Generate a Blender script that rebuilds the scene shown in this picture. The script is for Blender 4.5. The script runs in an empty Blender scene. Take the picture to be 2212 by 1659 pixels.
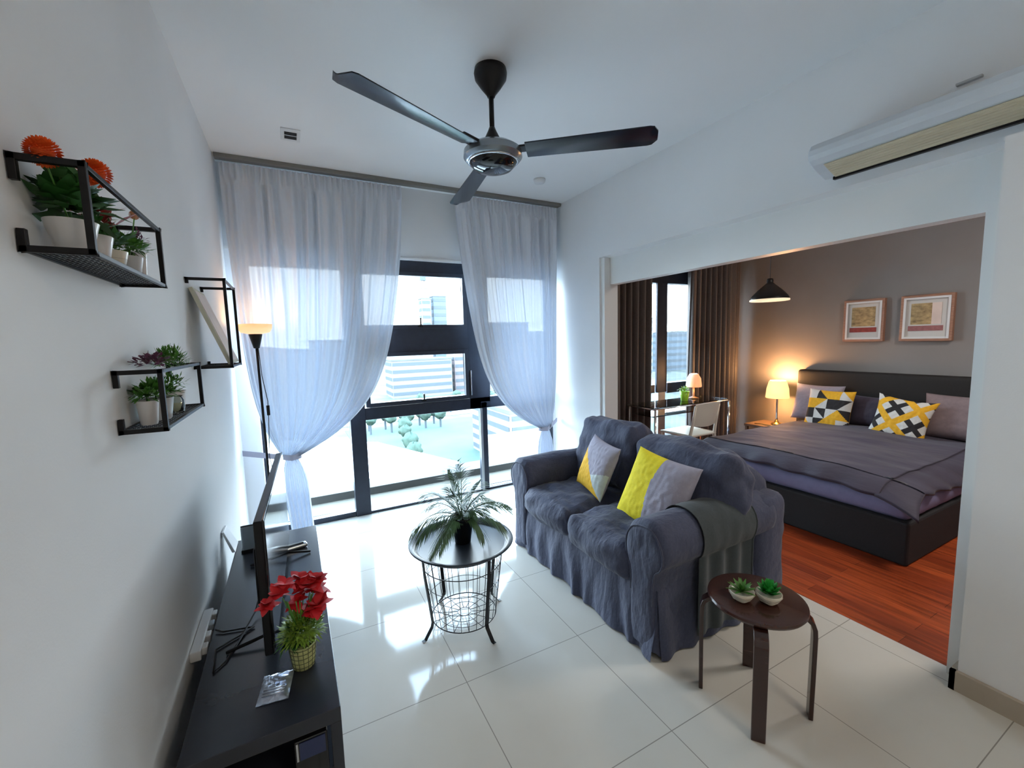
import bpy, bmesh, math, random
from mathutils import Vector, Matrix, noise
random.seed(7)
PI = math.pi
S = bpy.context.scene
COL = S.collection

# ---------------------------------------------------------------- camera
cam_d = bpy.data.cameras.new('camera'); cam = bpy.data.objects.new('camera', cam_d); COL.objects.link(cam)
yaw, pit, roll = .47728, .10381, -.02717
fw = Vector((math.sin(yaw) * math.cos(pit), math.cos(yaw) * math.cos(pit), -math.sin(pit)))
rt = Vector((math.cos(yaw), -math.sin(yaw), 0)); up = rt.cross(fw)
c_, s_ = math.cos(roll), math.sin(roll)
r2 = c_ * rt + s_ * up; u2 = -s_ * rt + c_ * up
cam.matrix_world = Matrix(((r2.x, u2.x, -fw.x, 0), (r2.y, u2.y, -fw.y, 0), (r2.z, u2.z, -fw.z, 1.5), (0, 0, 0, 1)))
cam_d.sensor_width = 36; cam_d.lens = 911.64 / 2212 * 36; cam_d.clip_start = .02; cam_d.clip_end = 3000
S.camera = cam

# ---------------------------------------------------------------- world and light
S.view_settings.view_transform = 'Standard'; S.view_settings.look = 'None'
S.view_settings.gamma = 1; S.view_settings.use_curve_mapping = False
S.view_settings.exposure = 1.82
S.cycles.use_denoising = True
S.cycles.max_bounces = 10; S.cycles.diffuse_bounces = 5; S.cycles.transparent_max_bounces = 24
S.cycles.sample_clamp_indirect = 6; S.cycles.caustics_reflective = False; S.cycles.caustics_refractive = False
W = bpy.data.worlds.new('sky'); S.world = W; W.use_nodes = True
wn = W.node_tree; bgn = wn.nodes['Background']
tc = wn.nodes.new('ShaderNodeTexCoord'); sx = wn.nodes.new('ShaderNodeSeparateXYZ'); rp = wn.nodes.new('ShaderNodeValToRGB')
wn.links.new(tc.outputs['Generated'], sx.inputs[0]); wn.links.new(sx.outputs['Z'], rp.inputs[0]); wn.links.new(rp.outputs[0], bgn.inputs[0])
rp.color_ramp.elements[0].position = 0; rp.color_ramp.elements[0].color = (.86, .95, 1, 1)
rp.color_ramp.elements[1].position = .6; rp.color_ramp.elements[1].color = (.52, .74, 1, 1)
bgn.inputs[1].default_value = 7.0

LP1, LP2 = 3.2, 0  # power of the added living room fill panels
def area(name, loc, sx_, sy_, power, col, rot=(0, 0, 0), portal=False, spread=PI):
    d = bpy.data.lights.new(name, 'AREA'); d.shape = 'RECTANGLE'; d.size = sx_; d.size_y = sy_
    d.energy = power; d.color = col; d.spread = spread
    if portal: d.cycles.is_portal = True
    o = bpy.data.objects.new(name, d); COL.objects.link(o); o.location = loc; o.rotation_euler = rot
    return o
area('sky_portal_living', (1.03, 3.98, 1.13), 2.85, 2.25, 1, (1, 1, 1), (-PI / 2, 0, 0), True)
area('sky_portal_bedroom', (4.2, 3.98, 1.2), 1.9, 2.25, 1, (1, 1, 1), (-PI / 2, 0, 0), True)

def point(name, loc, power, col, r=.05):
    d = bpy.data.lights.new(name, 'POINT'); d.energy = power; d.color = col; d.shadow_soft_size = r
    o = bpy.data.objects.new(name, d); COL.objects.link(o); o.location = loc
    return o

# ---------------------------------------------------------------- materials
def mat(name, col, rough=.6, metal=0, spec=.5, noise_=0, nscale=30, bump=0, bscale=60, coat=0, sheen=0, alpha=1, emit=None, estr=0, stretch=None):
    m = bpy.data.materials.new(name); m.use_nodes = True; nt = m.node_tree; b = nt.nodes['Principled BSDF']
    b.inputs['Base Color'].default_value = (*col, 1); b.inputs['Roughness'].default_value = rough
    b.inputs['Metallic'].default_value = metal; b.inputs['Specular IOR Level'].default_value = spec
    b.inputs['Coat Weight'].default_value = coat
    b.inputs['Sheen Weight'].default_value = sheen; b.inputs['Alpha'].default_value = alpha
    if emit: b.inputs['Emission Color'].default_value = (*emit, 1); b.inputs['Emission Strength'].default_value = estr
    if noise_ or bump:
        t = nt.nodes.new('ShaderNodeTexCoord'); mp = nt.nodes.new('ShaderNodeMapping'); nt.links.new(t.outputs['Object'], mp.inputs[0])
        if stretch: mp.inputs['Scale'].default_value = stretch
    if noise_:
        n = nt.nodes.new('ShaderNodeTexNoise'); n.inputs['Scale'].default_value = nscale; n.inputs['Detail'].default_value = 6
        nt.links.new(mp.outputs[0], n.inputs[0])
        r = nt.nodes.new('ShaderNodeValToRGB'); nt.links.new(n.outputs[0], r.inputs[0])
        r.color_ramp.elements[0].position = .3; r.color_ramp.elements[1].position = .7
        r.color_ramp.elements[0].color = (*[c * (1 - noise_) for c in col], 1)
        r.color_ramp.elements[1].color = (*[min(1, c * (1 + noise_)) for c in col], 1)
        nt.links.new(r.outputs[0], b.inputs['Base Color'])
    if bump:
        n2 = nt.nodes.new('ShaderNodeTexNoise'); n2.inputs['Scale'].default_value = bscale; n2.inputs['Detail'].default_value = 4
        nt.links.new(mp.outputs[0], n2.inputs[0])
        bp = nt.nodes.new('ShaderNodeBump'); bp.inputs['Strength'].default_value = bump; bp.inputs['Distance'].default_value = .01
        nt.links.new(n2.outputs[0], bp.inputs['Height']); nt.links.new(bp.outputs[0], b.inputs['Normal'])
    return m

def emission(name, col, st):
    m = bpy.data.materials.new(name); m.use_nodes = True; nt = m.node_tree; nt.nodes.clear()
    e = nt.nodes.new('ShaderNodeEmission'); e.inputs[0].default_value = (*col, 1); e.inputs[1].default_value = st
    o = nt.nodes.new('ShaderNodeOutputMaterial'); nt.links.new(e.outputs[0], o.inputs[0]); return m

def glass(name, tint=(1, 1, 1), refl=.9):
    m = bpy.data.materials.new(name); m.use_nodes = True; nt = m.node_tree; nt.nodes.clear()
    t = nt.nodes.new('ShaderNodeBsdfTransparent'); t.inputs[0].default_value = (*tint, 1)
    g = nt.nodes.new('ShaderNodeBsdfGlossy'); g.inputs['Roughness'].default_value = .02
    fr = nt.nodes.new('ShaderNodeFresnel'); fr.inputs[0].default_value = 1.35
    mx = nt.nodes.new('ShaderNodeMixShader'); o = nt.nodes.new('ShaderNodeOutputMaterial')
    ml = nt.nodes.new('ShaderNodeMath'); ml.operation = 'MULTIPLY'; ml.inputs[1].default_value = refl
    nt.links.new(fr.outputs[0], ml.inputs[0]); nt.links.new(ml.outputs[0], mx.inputs[0])
    nt.links.new(t.outputs[0], mx.inputs[1]); nt.links.new(g.outputs[0], mx.inputs[2]); nt.links.new(mx.outputs[0], o.inputs[0])
    return m

def sheer(name, col, transp=.3, transl=.5):
    m = bpy.data.materials.new(name); m.use_nodes = True; nt = m.node_tree; nt.nodes.clear()
    t = nt.nodes.new('ShaderNodeBsdfTransparent'); t.inputs[0].default_value = (1, 1, 1, 1)
    d = nt.nodes.new('ShaderNodeBsdfDiffuse'); d.inputs[0].default_value = (*col, 1)
    l = nt.nodes.new('ShaderNodeBsdfTranslucent'); l.inputs[0].default_value = (col[0] * .80, col[1] * .94, min(1, col[2] * 1.1), 1)
    a = nt.nodes.new('ShaderNodeMixShader'); a.inputs[0].default_value = transl
    b = nt.nodes.new('ShaderNodeMixShader'); o = nt.nodes.new('ShaderNodeOutputMaterial')
    # thin weave: the cloth lets less straight light through where it is seen at a slant
    lw = nt.nodes.new('ShaderNodeLayerWeight'); lw.inputs[0].default_value = .35
    mr = nt.nodes.new('ShaderNodeMapRange'); mr.inputs[3].default_value = 1 - transp; mr.inputs[4].default_value = 1.0
    nt.links.new(lw.outputs['Facing'], mr.inputs[0]); nt.links.new(mr.outputs[0], b.inputs[0])
    nt.links.new(d.outputs[0], a.inputs[1]); nt.links.new(l.outputs[0], a.inputs[2])
    nt.links.new(t.outputs[0], b.inputs[1]); nt.links.new(a.outputs[0], b.inputs[2]); nt.links.new(b.outputs[0], o.inputs[0])
    return m

def shade_mat(name, col, st):
    m = bpy.data.materials.new(name); m.use_nodes = True; nt = m.node_tree; b = nt.nodes['Principled BSDF']
    b.inputs['Base Color'].default_value = (.9, .8, .6, 1); b.inputs['Roughness'].default_value = .7
    b.inputs['Emission Color'].default_value = (*col, 1); b.inputs['Emission Strength'].default_value = st
    return m

def tile_mat():
    m = bpy.data.materials.new('polished_floor_tile'); m.use_nodes = True; nt = m.node_tree; b = nt.nodes['Principled BSDF']
    t = nt.nodes.new('ShaderNodeTexCoord'); sp = nt.nodes.new('ShaderNodeSeparateXYZ'); nt.links.new(t.outputs['Object'], sp.inputs[0])
    def line(out, off):
        a = nt.nodes.new('ShaderNodeMath'); a.operation = 'ADD'; a.inputs[1].default_value = 60 - off; nt.links.new(out, a.inputs[0])
        f = nt.nodes.new('ShaderNodeMath'); f.operation = 'MODULO'; f.inputs[1].default_value = .6; nt.links.new(a.outputs[0], f.inputs[0])
        c = nt.nodes.new('ShaderNodeMath'); c.operation = 'LESS_THAN'; c.inputs[1].default_value = .0035; nt.links.new(f.outputs[0], c.inputs[0])
        return c.outputs[0]
    mx = nt.nodes.new('ShaderNodeMath'); mx.operation = 'MAXIMUM'
    nt.links.new(line(sp.outputs[0], .205), mx.inputs[0]); nt.links.new(line(sp.outputs[1], 1.195), mx.inputs[1])
    n = nt.nodes.new('ShaderNodeTexNoise'); n.inputs['Scale'].default_value = 5; n.inputs['Detail'].default_value = 8; nt.links.new(t.outputs['Object'], n.inputs[0])
    r = nt.nodes.new('ShaderNodeValToRGB'); nt.links.new(n.outputs[0], r.inputs[0])
    r.color_ramp.elements[0].color = (.56, .535, .475, 1); r.color_ramp.elements[1].color = (.61, .59, .535, 1)
    mc = nt.nodes.new('ShaderNodeMix'); mc.data_type = 'RGBA'; mc.inputs[7].default_value = (.28, .26, .23, 1)
    nt.links.new(mx.outputs[0], mc.inputs[0]); nt.links.new(r.outputs[0], mc.inputs[6]); nt.links.new(mc.outputs[2], b.inputs['Base Color'])
    b.inputs['Roughness'].default_value = .07; b.inputs['Specular IOR Level'].default_value = .38
    bp = nt.nodes.new('ShaderNodeBump'); bp.inputs['Strength'].default_value = .015; bp.inputs['Distance'].default_value = .01
    n2 = nt.nodes.new('ShaderNodeTexNoise'); n2.inputs['Scale'].default_value = 14; nt.links.new(t.outputs['Object'], n2.inputs[0])
    nt.links.new(n2.outputs[0], bp.inputs['Height']); nt.links.new(bp.outputs[0], b.inputs['Normal'])
    return m

def wood_floor_mat():
    m = bpy.data.materials.new('red_timber_floor'); m.use_nodes = True; nt = m.node_tree; b = nt.nodes['Principled BSDF']
    t = nt.nodes.new('ShaderNodeTexCoord'); mp = nt.nodes.new('ShaderNodeMapping'); nt.links.new(t.outputs['Object'], mp.inputs[0])
    mp.inputs['Rotation'].default_value = (0, 0, PI / 2)
    br = nt.nodes.new('ShaderNodeTexBrick'); nt.links.new(mp.outputs[0], br.inputs[0])
    br.inputs['Scale'].default_value = 1; br.inputs['Brick Width'].default_value = .9; br.inputs['Row Height'].default_value = .09
    br.inputs['Mortar Size'].default_value = .001; br.inputs['Color1'].default_value = (.44, .085, .024, 1)
    br.inputs['Color2'].default_value = (.27, .045, .014, 1); br.inputs['Mortar'].default_value = (.06, .015, .006, 1)
    mp2 = nt.nodes.new('ShaderNodeMapping'); mp2.inputs['Scale'].default_value = (30, 2, 1); nt.links.new(t.outputs['Object'], mp2.inputs[0])
    n = nt.nodes.new('ShaderNodeTexNoise'); n.inputs['Scale'].default_value = 1.5; n.inputs['Detail'].default_value = 8; nt.links.new(mp2.outputs[0], n.inputs[0])
    r = nt.nodes.new('ShaderNodeValToRGB'); nt.links.new(n.outputs[0], r.inputs[0])
    r.color_ramp.elements[0].position = .3; r.color_ramp.elements[0].color = (.5, .5, .5, 1); r.color_ramp.elements[1].position = .7; r.color_ramp.elements[1].color = (1.25, 1.2, 1.1, 1)
    mc = nt.nodes.new('ShaderNodeMix'); mc.data_type = 'RGBA'; mc.blend_type = 'MULTIPLY'; mc.inputs[0].default_value = 1
    nt.links.new(br.outputs[0], mc.inputs[6]); nt.links.new(r.outputs[0], mc.inputs[7]); nt.links.new(mc.outputs[2], b.inputs['Base Color'])
    b.inputs['Roughness'].default_value = .28
    return m

M = {}
M['wall'] = mat('white_wall_paint', (.78, .785, .79), .75, noise_=.012, nscale=3, bump=.04, bscale=180)
M['ceil'] = mat('white_ceiling_paint', (.78, .785, .79), .8, noise_=.012, nscale=2, bump=.03, bscale=150)
M['trimw'] = mat('white_gloss_trim', (.80, .81, .80), .35, bump=.02, bscale=40)
M['taupe'] = mat('taupe_wall_paint', (.225, .21, .205), .7, noise_=.03, nscale=4, bump=.04, bscale=180)
M['tile'] = tile_mat(); M['wood'] = wood_floor_mat()
M['skirt'] = mat('beige_tile_skirting', (.42, .36, .29), .25, noise_=.05, nscale=8)
M['alu'] = mat('dark_window_aluminium', (.022, .028, .045), .35, metal=.3, noise_=.1, nscale=20)
M['alu2'] = mat('grey_post_aluminium', (.36, .38, .40), .35, metal=.6)
M['glass'] = glass('window_glass', (.97, .99, .99), .6)
M['clear'] = glass('clear_glass', (.93, .98, .97), 1.4)
M['sheer'] = sheer('white_sheer_curtain', (.74, .77, .83), .018, .058)
M['brown_cloth'] = mat('brown_curtain_cloth', (.078, .064, .060), .55, noise_=.12, nscale=60, sheen=.3, bump=.1, bscale=200)
M['black'] = mat('black_metal', (.008, .008, .009), .38, spec=.25, noise_=.1, nscale=30)
M['blackgloss'] = mat('gloss_black_plastic', (.008, .008, .009), .08)
M['fanblade'] = mat('gloss_dark_blue_blade', (.008, .013, .022), .2, spec=.45)
M['chrome'] = mat('chrome', (.6, .62, .65), .12, metal=1)
M['bench'] = mat('black_brown_laminate', (.020, .023, .032), .24, noise_=.06, nscale=12)
M['sofa'] = mat('charcoal_sofa_cotton', (.046, .054, .098), .8, noise_=.12, nscale=90, sheen=.12, bump=.7, bscale=17, stretch=(1, 1.7, .8))
M['sofadark'] = mat('sofa_arm_cover_cotton', (.036, .047, .052), .85, noise_=.1, nscale=90, sheen=.15, bump=.3, bscale=12)
M['yellow'] = mat('yellow_cushion_cotton', (.83, .68, .012), .8, noise_=.06, nscale=50, bump=.15, bscale=200)
M['orange'] = mat('amber_cushion_cotton', (.85, .47, .02), .8, noise_=.06, nscale=50, bump=.15, bscale=200)
M['lilac'] = mat('lilac_grey_cotton', (.36, .34, .41), .85, noise_=.06, nscale=50, bump=.15, bscale=200)
M['mint'] = mat('pale_mint_cotton', (.56, .62, .60), .85, noise_=.06, nscale=50, bump=.15, bscale=200)
M['bcblack'] = mat('black_cotton', (.018, .016, .018), .85, bump=.15, bscale=200)
M['bcwhite'] = mat('off_white_cotton', (.62, .62, .60), .85, bump=.15, bscale=200)
M['bedyellow'] = mat('marigold_cotton', (.78, .42, .02), .85, noise_=.08, nscale=50, bump=.15, bscale=200)
M['mauve'] = mat('mauve_grey_cotton', (.20, .155, .165), .85, noise_=.08, nscale=40, bump=.15, bscale=200)
M['duvet'] = mat('dark_plum_duvet_cotton', (.036, .030, .056), .7, noise_=.2, nscale=6, sheen=.12, bump=.35, bscale=9, stretch=(1, .5, 1))
M['mattress'] = mat('lilac_grey_mattress_cover', (.19, .19, .33), .75, noise_=.06, nscale=20, bump=.1, bscale=150)
M['divan'] = mat('black_divan_fabric', (.010, .010, .012), .8, noise_=.12, nscale=80, bump=.15, bscale=200)
M['headb'] = mat('black_headboard_fabric', (.008, .007, .007), .75, noise_=.12, nscale=80, bump=.15, bscale=200)
M['stool'] = mat('dark_walnut_stain', (.032, .010, .007), .22, noise_=.25, nscale=14, coat=.3, stretch=(1, 1, 8))
M['stoolt'] = mat('dark_walnut_seat', (.042, .013, .009), .25, noise_=.22, nscale=6, coat=.3, stretch=(1, 7, 1))
M['leaf'] = mat('dark_green_leaf', (.026, .115, .02), .45, noise_=.3, nscale=30)
M['leafb'] = mat('bright_green_leaf', (.07, .22, .03), .45, noise_=.35, nscale=30)
M['leafy'] = mat('yellow_green_leaf', (.22, .36, .04), .5, noise_=.35, nscale=30)
M['leafsucc'] = mat('vivid_green_succulent', (.03, .33, .05), .4, noise_=.2, nscale=30)
M['palm'] = mat('dusty_palm_leaf', (.075, .16, .07), .45, noise_=.35, nscale=25)
M['purple'] = mat('purple_leaf', (.14, .045, .09), .5, noise_=.3, nscale=30)
M['redleaf'] = mat('dark_red_leaf', (.30, .03, .02), .45, noise_=.3, nscale=30)
M['redpetal'] = mat('red_silk_petal', (.62, .012, .018), .55, noise_=.2, nscale=25)
M['orpetal'] = mat('orange_pompom_petal', (.86, .13, .015), .7, noise_=.2, nscale=40)
M['peach'] = mat('peach_petal', (.85, .5, .3), .7)
M['potw'] = mat('white_ceramic_pot', (.62, .60, .59), .3, noise_=.04, nscale=8)
M['potc'] = mat('cream_ceramic_pot', (.60, .56, .46), .3, noise_=.05, nscale=8)
M['potg'] = mat('grey_zinc_pot', (.45, .46, .47), .35, noise_=.06, nscale=12)
M['basket'] = mat('cream_woven_basket', (.50, .52, .22), .7, noise_=.2, nscale=60)
M['soil'] = mat('potting_soil', (.035, .022, .014), .95, bump=.5, bscale=80)
M['plastic'] = mat('white_plastic', (.68, .69, .70), .35)
M['greyplastic'] = mat('grey_plastic', (.33, .38, .42), .3)
M['acwhite'] = mat('air_conditioner_white', (.62, .67, .72), .3, noise_=.02, nscale=4)
M['accream'] = mat('air_outlet_cream', (.62, .56, .42), .45, noise_=.05, nscale=14, stretch=(1, .2, 8))
M['cord'] = mat('black_cord', (.012, .012, .012), .5)
M['framewood'] = mat('reddish_frame_wood', (.33, .17, .11), .5, noise_=.2, nscale=14, stretch=(8, 1, 8))
M['matboard'] = mat('white_mat_board', (.58, .565, .54), .8)
M['collage'] = mat('ochre_collage_paper', (.36, .26, .13), .8, noise_=.5, nscale=16, stretch=(1, 1.2, 2))
M['redpaper'] = mat('dark_red_paper', (.24, .035, .03), .7, noise_=.2, nscale=40)
M['palered'] = mat('faded_red_paper', (.30, .12, .12), .7, noise_=.15, nscale=40)
M['canvas'] = mat('cream_board', (.55, .53, .42), .7, noise_=.05)
M['pinkprint'] = mat('pale_pink_print', (.70, .58, .52), .6, noise_=.12, nscale=6)
M['pouch'] = mat('silver_film_pouch', (.55, .62, .75), .15, metal=.7, bump=.5, bscale=22)
M['bluescreen'] = mat('dark_blue_screen', (.02, .03, .09), .08)
M['gold'] = mat('brass', (.55, .36, .12), .25, metal=1)
M['chairw'] = mat('white_chair_plastic', (.75, .70, .60), .35)
M['lime'] = mat('lime_green_pot', (.35, .62, .03), .3)
M['nwood'] = mat('light_brown_wood', (.13, .08, .045), .5, noise_=.2, nscale=10)
M['out_sill'] = mat('cream_ledge_plaster', (.105, .095, .072), .8, noise_=.06, nscale=5)
M['out_grey'] = mat('grey_kerb_concrete', (.047, .047, .044), .8, noise_=.08, nscale=6)
M['out_roof'] = mat('white_roof_screed', (.60, .58, .55), .9, noise_=.04, nscale=.3)

for k_ in ('sofa', 'sofadark', 'duvet'):
    for n_ in M[k_].node_tree.nodes:
        if n_.type == 'BUMP': n_.inputs['Distance'].default_value = .014 if k_ != 'duvet' else .03
# ---------------------------------------------------------------- mesh builder
class MB:
    def __init__(s): s.v = []; s.f = []; s.m = []
    def add(s, vs, fs, mi=0):
        o = len(s.v); s.v += [Vector(p) for p in vs]
        for f in fs: s.f.append([i + o for i in f]); s.m.append(mi)
        return s
    def box(s, a, b, mi=0, R=None, c=None):
        x0, y0, z0 = a; x1, y1, z1 = b
        vs = [Vector(p) for p in ((x0, y0, z0), (x1, y0, z0), (x1, y1, z0), (x0, y1, z0), (x0, y0, z1), (x1, y0, z1), (x1, y1, z1), (x0, y1, z1))]
        if R is not None: vs = [R @ p + Vector(c) for p in vs]
        return s.add(vs, [(3, 2, 1, 0), (4, 5, 6, 7), (0, 1, 5, 4), (1, 2, 6, 5), (2, 3, 7, 6), (3, 0, 4, 7)], mi)
    def tube(s, pts, r, n=8, closed=False, mi=0, flat=None):
        pts = [Vector(p) for p in pts]; N = len(pts); rs = r if isinstance(r, (list, tuple)) else [r] * N
        base = len(s.v); prev = None
        for i, p in enumerate(pts):
            t = (pts[(i + 1) % N] - pts[i - 1]) if closed else (pts[min(i + 1, N - 1)] - pts[max(i - 1, 0)])
            t.normalize()
            if prev is None:
                a = Vector((0, 0, 1)) if abs(t.z) < .9 else Vector((1, 0, 0))
                u = t.cross(a).normalized()
            else:
                u = (prev - t * prev.dot(t)).normalized()
            prev = u; w = t.cross(u)
            for k in range(n):
                an = 2 * PI * k / n
                s.v.append(p + (u * math.cos(an) + w * math.sin(an)) * rs[i])
        for i in range(N if closed else N - 1):
            for k in range(n):
                a = base + i * n + k; b = base + i * n + (k + 1) % n
                c = base + ((i + 1) % N) * n + (k + 1) % n; d = base + ((i + 1) % N) * n + k
                s.f.append([a, b, c, d]); s.m.append(mi)
        if not closed:
            s.f.append([base + k for k in range(n)][::-1]); s.m.append(mi)
            s.f.append([base + (N - 1) * n + k for k in range(n)]); s.m.append(mi)
        return s
    def lathe(s, prof, c=(0, 0, 0), n=32, mi=0, cap0=True, cap1=True, sx=1, sy=1):
        base = len(s.v); P = len(prof)
        for r, z in prof:
            for k in range(n):
                a = 2 * PI * k / n; s.v.append(Vector((c[0] + r * sx * math.cos(a), c[1] + r * sy * math.sin(a), c[2] + z)))
        for i in range(P - 1):
            for k in range(n):
                s.f.append([base + i * n + k, base + i * n + (k + 1) % n, base + (i + 1) * n + (k + 1) % n, base + (i + 1) * n + k]); s.m.append(mi)
        if cap0: s.f.append([base + k for k in range(n)][::-1]); s.m.append(mi)
        if cap1: s.f.append([base + (P - 1) * n + k for k in range(n)]); s.m.append(mi)
        return s
    def grid(s, fn, nu, nv, mi=0, flip=False, mfn=None):
        base = len(s.v)
        for j in range(nv + 1):
            for i in range(nu + 1): s.v.append(Vector(fn(i / nu, j / nv)))
        for j in range(nv):
            for i in range(nu):
                a = base + j * (nu + 1) + i; q = [a, a + 1, a + nu + 2, a + nu + 1]
                s.f.append(q[::-1] if flip else q); s.m.append(mfn((i + .5) / nu, (j + .5) / nv) if mfn else mi)
        return s
    def prism(s, poly, z0, z1, mi=0, axis='z'):
        n = len(poly)
        def P(p, z): return {'z': (p[0], p[1], z), 'y': (p[0], z, p[1]), 'x': (z, p[0], p[1])}[axis]
        return s.add([P(p, z0) for p in poly] + [P(p, z1) for p in poly],
                     [list(range(n))[::-1], [n + i for i in range(n)]] + [[i, (i + 1) % n, n + (i + 1) % n, n + i] for i in range(n)], mi)
    def build(s, name, mats, parent=None, local=False, smooth=False, bevel=0, origin=None, seg=2, angle=None):
        mats = mats if isinstance(mats, (list, tuple)) else [mats]
        vs = s.v
        if parent is not None and not local:
            off = Vector(); p = parent
            while p is not None: off += p.location; p = p.parent
            vs = [v - off for v in vs]
        loc = Vector()
        if parent is None and not local:
            if origin is None:
                lo = Vector([min(v[i] for v in vs) for i in range(3)]); hi = Vector([max(v[i] for v in vs) for i in range(3)])
                origin = Vector(((lo.x + hi.x) / 2, (lo.y + hi.y) / 2, lo.z))
            loc = Vector(origin); vs = [v - loc for v in vs]
        me = bpy.data.meshes.new(name); me.from_pydata([tuple(v) for v in vs], [], s.f)
        for m_ in mats: me.materials.append(m_ if not isinstance(m_, str) else M[m_])
        me.polygons.foreach_set('material_index', s.m)
        if smooth: me.polygons.foreach_set('use_smooth', [True] * len(me.polygons))
        bm = bmesh.new(); bm.from_mesh(me); bmesh.ops.remove_doubles(bm, verts=bm.verts, dist=1e-6)
        bmesh.ops.recalc_face_normals(bm, faces=bm.faces); bm.to_mesh(me); bm.free()
        if angle: 
            me.polygons.foreach_set('use_smooth', [True] * len(me.polygons)); me.set_sharp_from_angle(angle=math.radians(angle))
        o = bpy.data.objects.new(name, me); COL.objects.link(o); o.location = loc
        if parent is not None: o.parent = parent
        if bevel:
            b = o.modifiers.new('bevel', 'BEVEL'); b.width = bevel; b.segments = seg; b.limit_method = 'ANGLE'; b.angle_limit = math.radians(40)
        return o

def tag(o, label, cat, group=None):
    o['label'] = label; o['category'] = cat
    if group: o['group'] = group
    return o
def struct(o): o['kind'] = 'structure'; return o
def thing(name, loc, label, cat, rz=0, group=None):
    o = bpy.data.objects.new(name, None); COL.objects.link(o); o.location = loc; o.rotation_euler = (0, 0, rz); o.empty_display_size = .1
    return tag(o, label, cat, group)

def soft_box(mb, c, size, r=.05, n=14, puff=.0, wr=.006, ws=9, mi=0, seed=0, R=None, gather=0):
    """a padded, rounded, slightly wrinkled box"""
    hx, hy, hz = size[0] / 2, size[1] / 2, size[2] / 2
    c = Vector(c)
    for ax in range(3):
        for sg in (-1, 1):
            a1, a2 = [(1, 2), (2, 0), (0, 1)][ax]; h = (hx, hy, hz)
            n1 = max(3, int(n * h[a1] / max(h))); n2 = max(3, int(n * h[a2] / max(h)))
            def fn(u, v):
                p = Vector((0, 0, 0)); p[ax] = sg * h[ax]
                # cluster samples towards the edges
                uu = math.sin((u - .5) * PI) ; vv = math.sin((v - .5) * PI)
                p[a1] = uu * h[a1]; p[a2] = vv * h[a2]
                q = Vector([max(-(h[i] - r), min(h[i] - r, p[i])) for i in range(3)])
                d = p - q
                nn = d.normalized() if d.length > 1e-9 else Vector((0, 0, 0))
                out = q + nn * r
                e = [1 - min(1, abs(out[i]) / h[i]) ** 2 for i in range(3)]
                pf = Vector([(1 if out[i] > 0 else -1) * puff * e[(i + 1) % 3] * e[(i + 2) % 3] * abs(out[i]) / h[i] for i in range(3)])
                out = out + pf
                k = out * ws + Vector((seed * 7.3, seed * 3.1, 0))
                w = noise.noise(k) * wr + noise.noise(Vector((k.x * 2.7, k.y * .9, k.z * 2.2))) * wr * .7
                if gather: w += gather * math.sin(out[a1 if ax == 0 else 1] * 120 + 5 * noise.noise(k)) * (1 - e[2]) * .5
                out = out + nn * w
                return (R @ out if R is not None else out) + c
            mb.grid(fn, n1 * 2, n2 * 2, mi)
    return mb

def cushion(name, w, h, t, mfn, mats, label, loc, rot, cat='cushion', seed=0, group=None, n=70, pin=.07):
    """square cushion standing in its local XY plane, thickness along Z"""
    mb = MB()
    def side(sg):
        def fn(u, v):
            a = u * 2 - 1; b = v * 2 - 1
            x = a * w / 2 * (1 - pin * (1 - b * b) * abs(a) ** 2.0 * 1.0); y = b * h / 2 * (1 - pin * (1 - a * a) * abs(b) ** 2.0)
            z = t / 2 * (max(0, (1 - a ** 4) * (1 - b ** 4))) ** .6 * (1 - .12 * (a * a + b * b))
            z += .006 * noise.noise(Vector((a * 3 + seed, b * 3, sg))) * (1 - a * a) * (1 - b * b) + .004 * noise.noise(Vector((a * 9 + seed, b * 6, sg))) * (1 - a ** 4) * (1 - b ** 4)
            return (x, y, sg * z)
        return fn
    mb.grid(side(1), n, n, mfn=mfn); mb.grid(side(-1), n, n, mfn=(lambda u, v: 0), flip=True)
    o = mb.build(name, mats, local=True, smooth=True); o.location = loc; o.rotation_euler = rot
    return tag(o, label, cat, group)

def leaf(mb, p, d, L, w, droop=.3, mi=0, seg=3, upv=Vector((0, 0, 1))):
    d = Vector(d).normalized(); p = Vector(p)
    s = d.cross(upv)
    if s.length < .05: s = d.cross(Vector((1, 0, 0)))
    s.normalize(); q = []
    for i in range(seg + 1):
        t = i / seg; ww = w * math.sin(PI * min(.97, t * .9 + .08)) / 2
        c = p + d * L * t - Vector((0, 0, droop * L * t * t))
        q += [c - s * ww, c + s * ww]
    mb.add(q, [(2 * i, 2 * i + 1, 2 * i + 3, 2 * i + 2) for i in range(seg)], mi)

def bush(mb, c, rx, rz, n, L, w, mi=0, up=.3, rnd=random, core=0.5):
    c = Vector(c)
    for i in range(n):
        a = rnd.uniform(0, 2 * PI); z = rnd.uniform(-.35, 1); r = math.sqrt(max(0, 1 - z * z)) * rnd.uniform(core, 1)
        d = Vector((math.cos(a) * r, math.sin(a) * r, z * rnd.uniform(core, 1)))
        p = c + Vector((d.x * rx, d.y * rx, d.z * rz))
        dd = (d + Vector((rnd.uniform(-.5, .5), rnd.uniform(-.5, .5), rnd.uniform(-.3, .6) + up)))
        leaf(mb, p, dd, L * rnd.uniform(.6, 1.3), w * rnd.uniform(.7, 1.3), rnd.uniform(0, .5), mi, 2)

def pot(parent, c, r0, r1, h, m, name='pot', n=28, soil=True):
    p = MB().lathe([(r0 * .9, 0), (r0, .004), (r1, h), (r1 * 1.0, h + .001), (r1 * .9, h), (r1 * .88, h - .012)], c, n, cap1=False).build(name, m, parent, angle=50)
    if soil: MB().lathe([(r1 * .89, h - .016), (r1 * .5, h - .010), (.001, h - .009)], c, n).build('soil', 'soil', parent, smooth=True)
    return p
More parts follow.
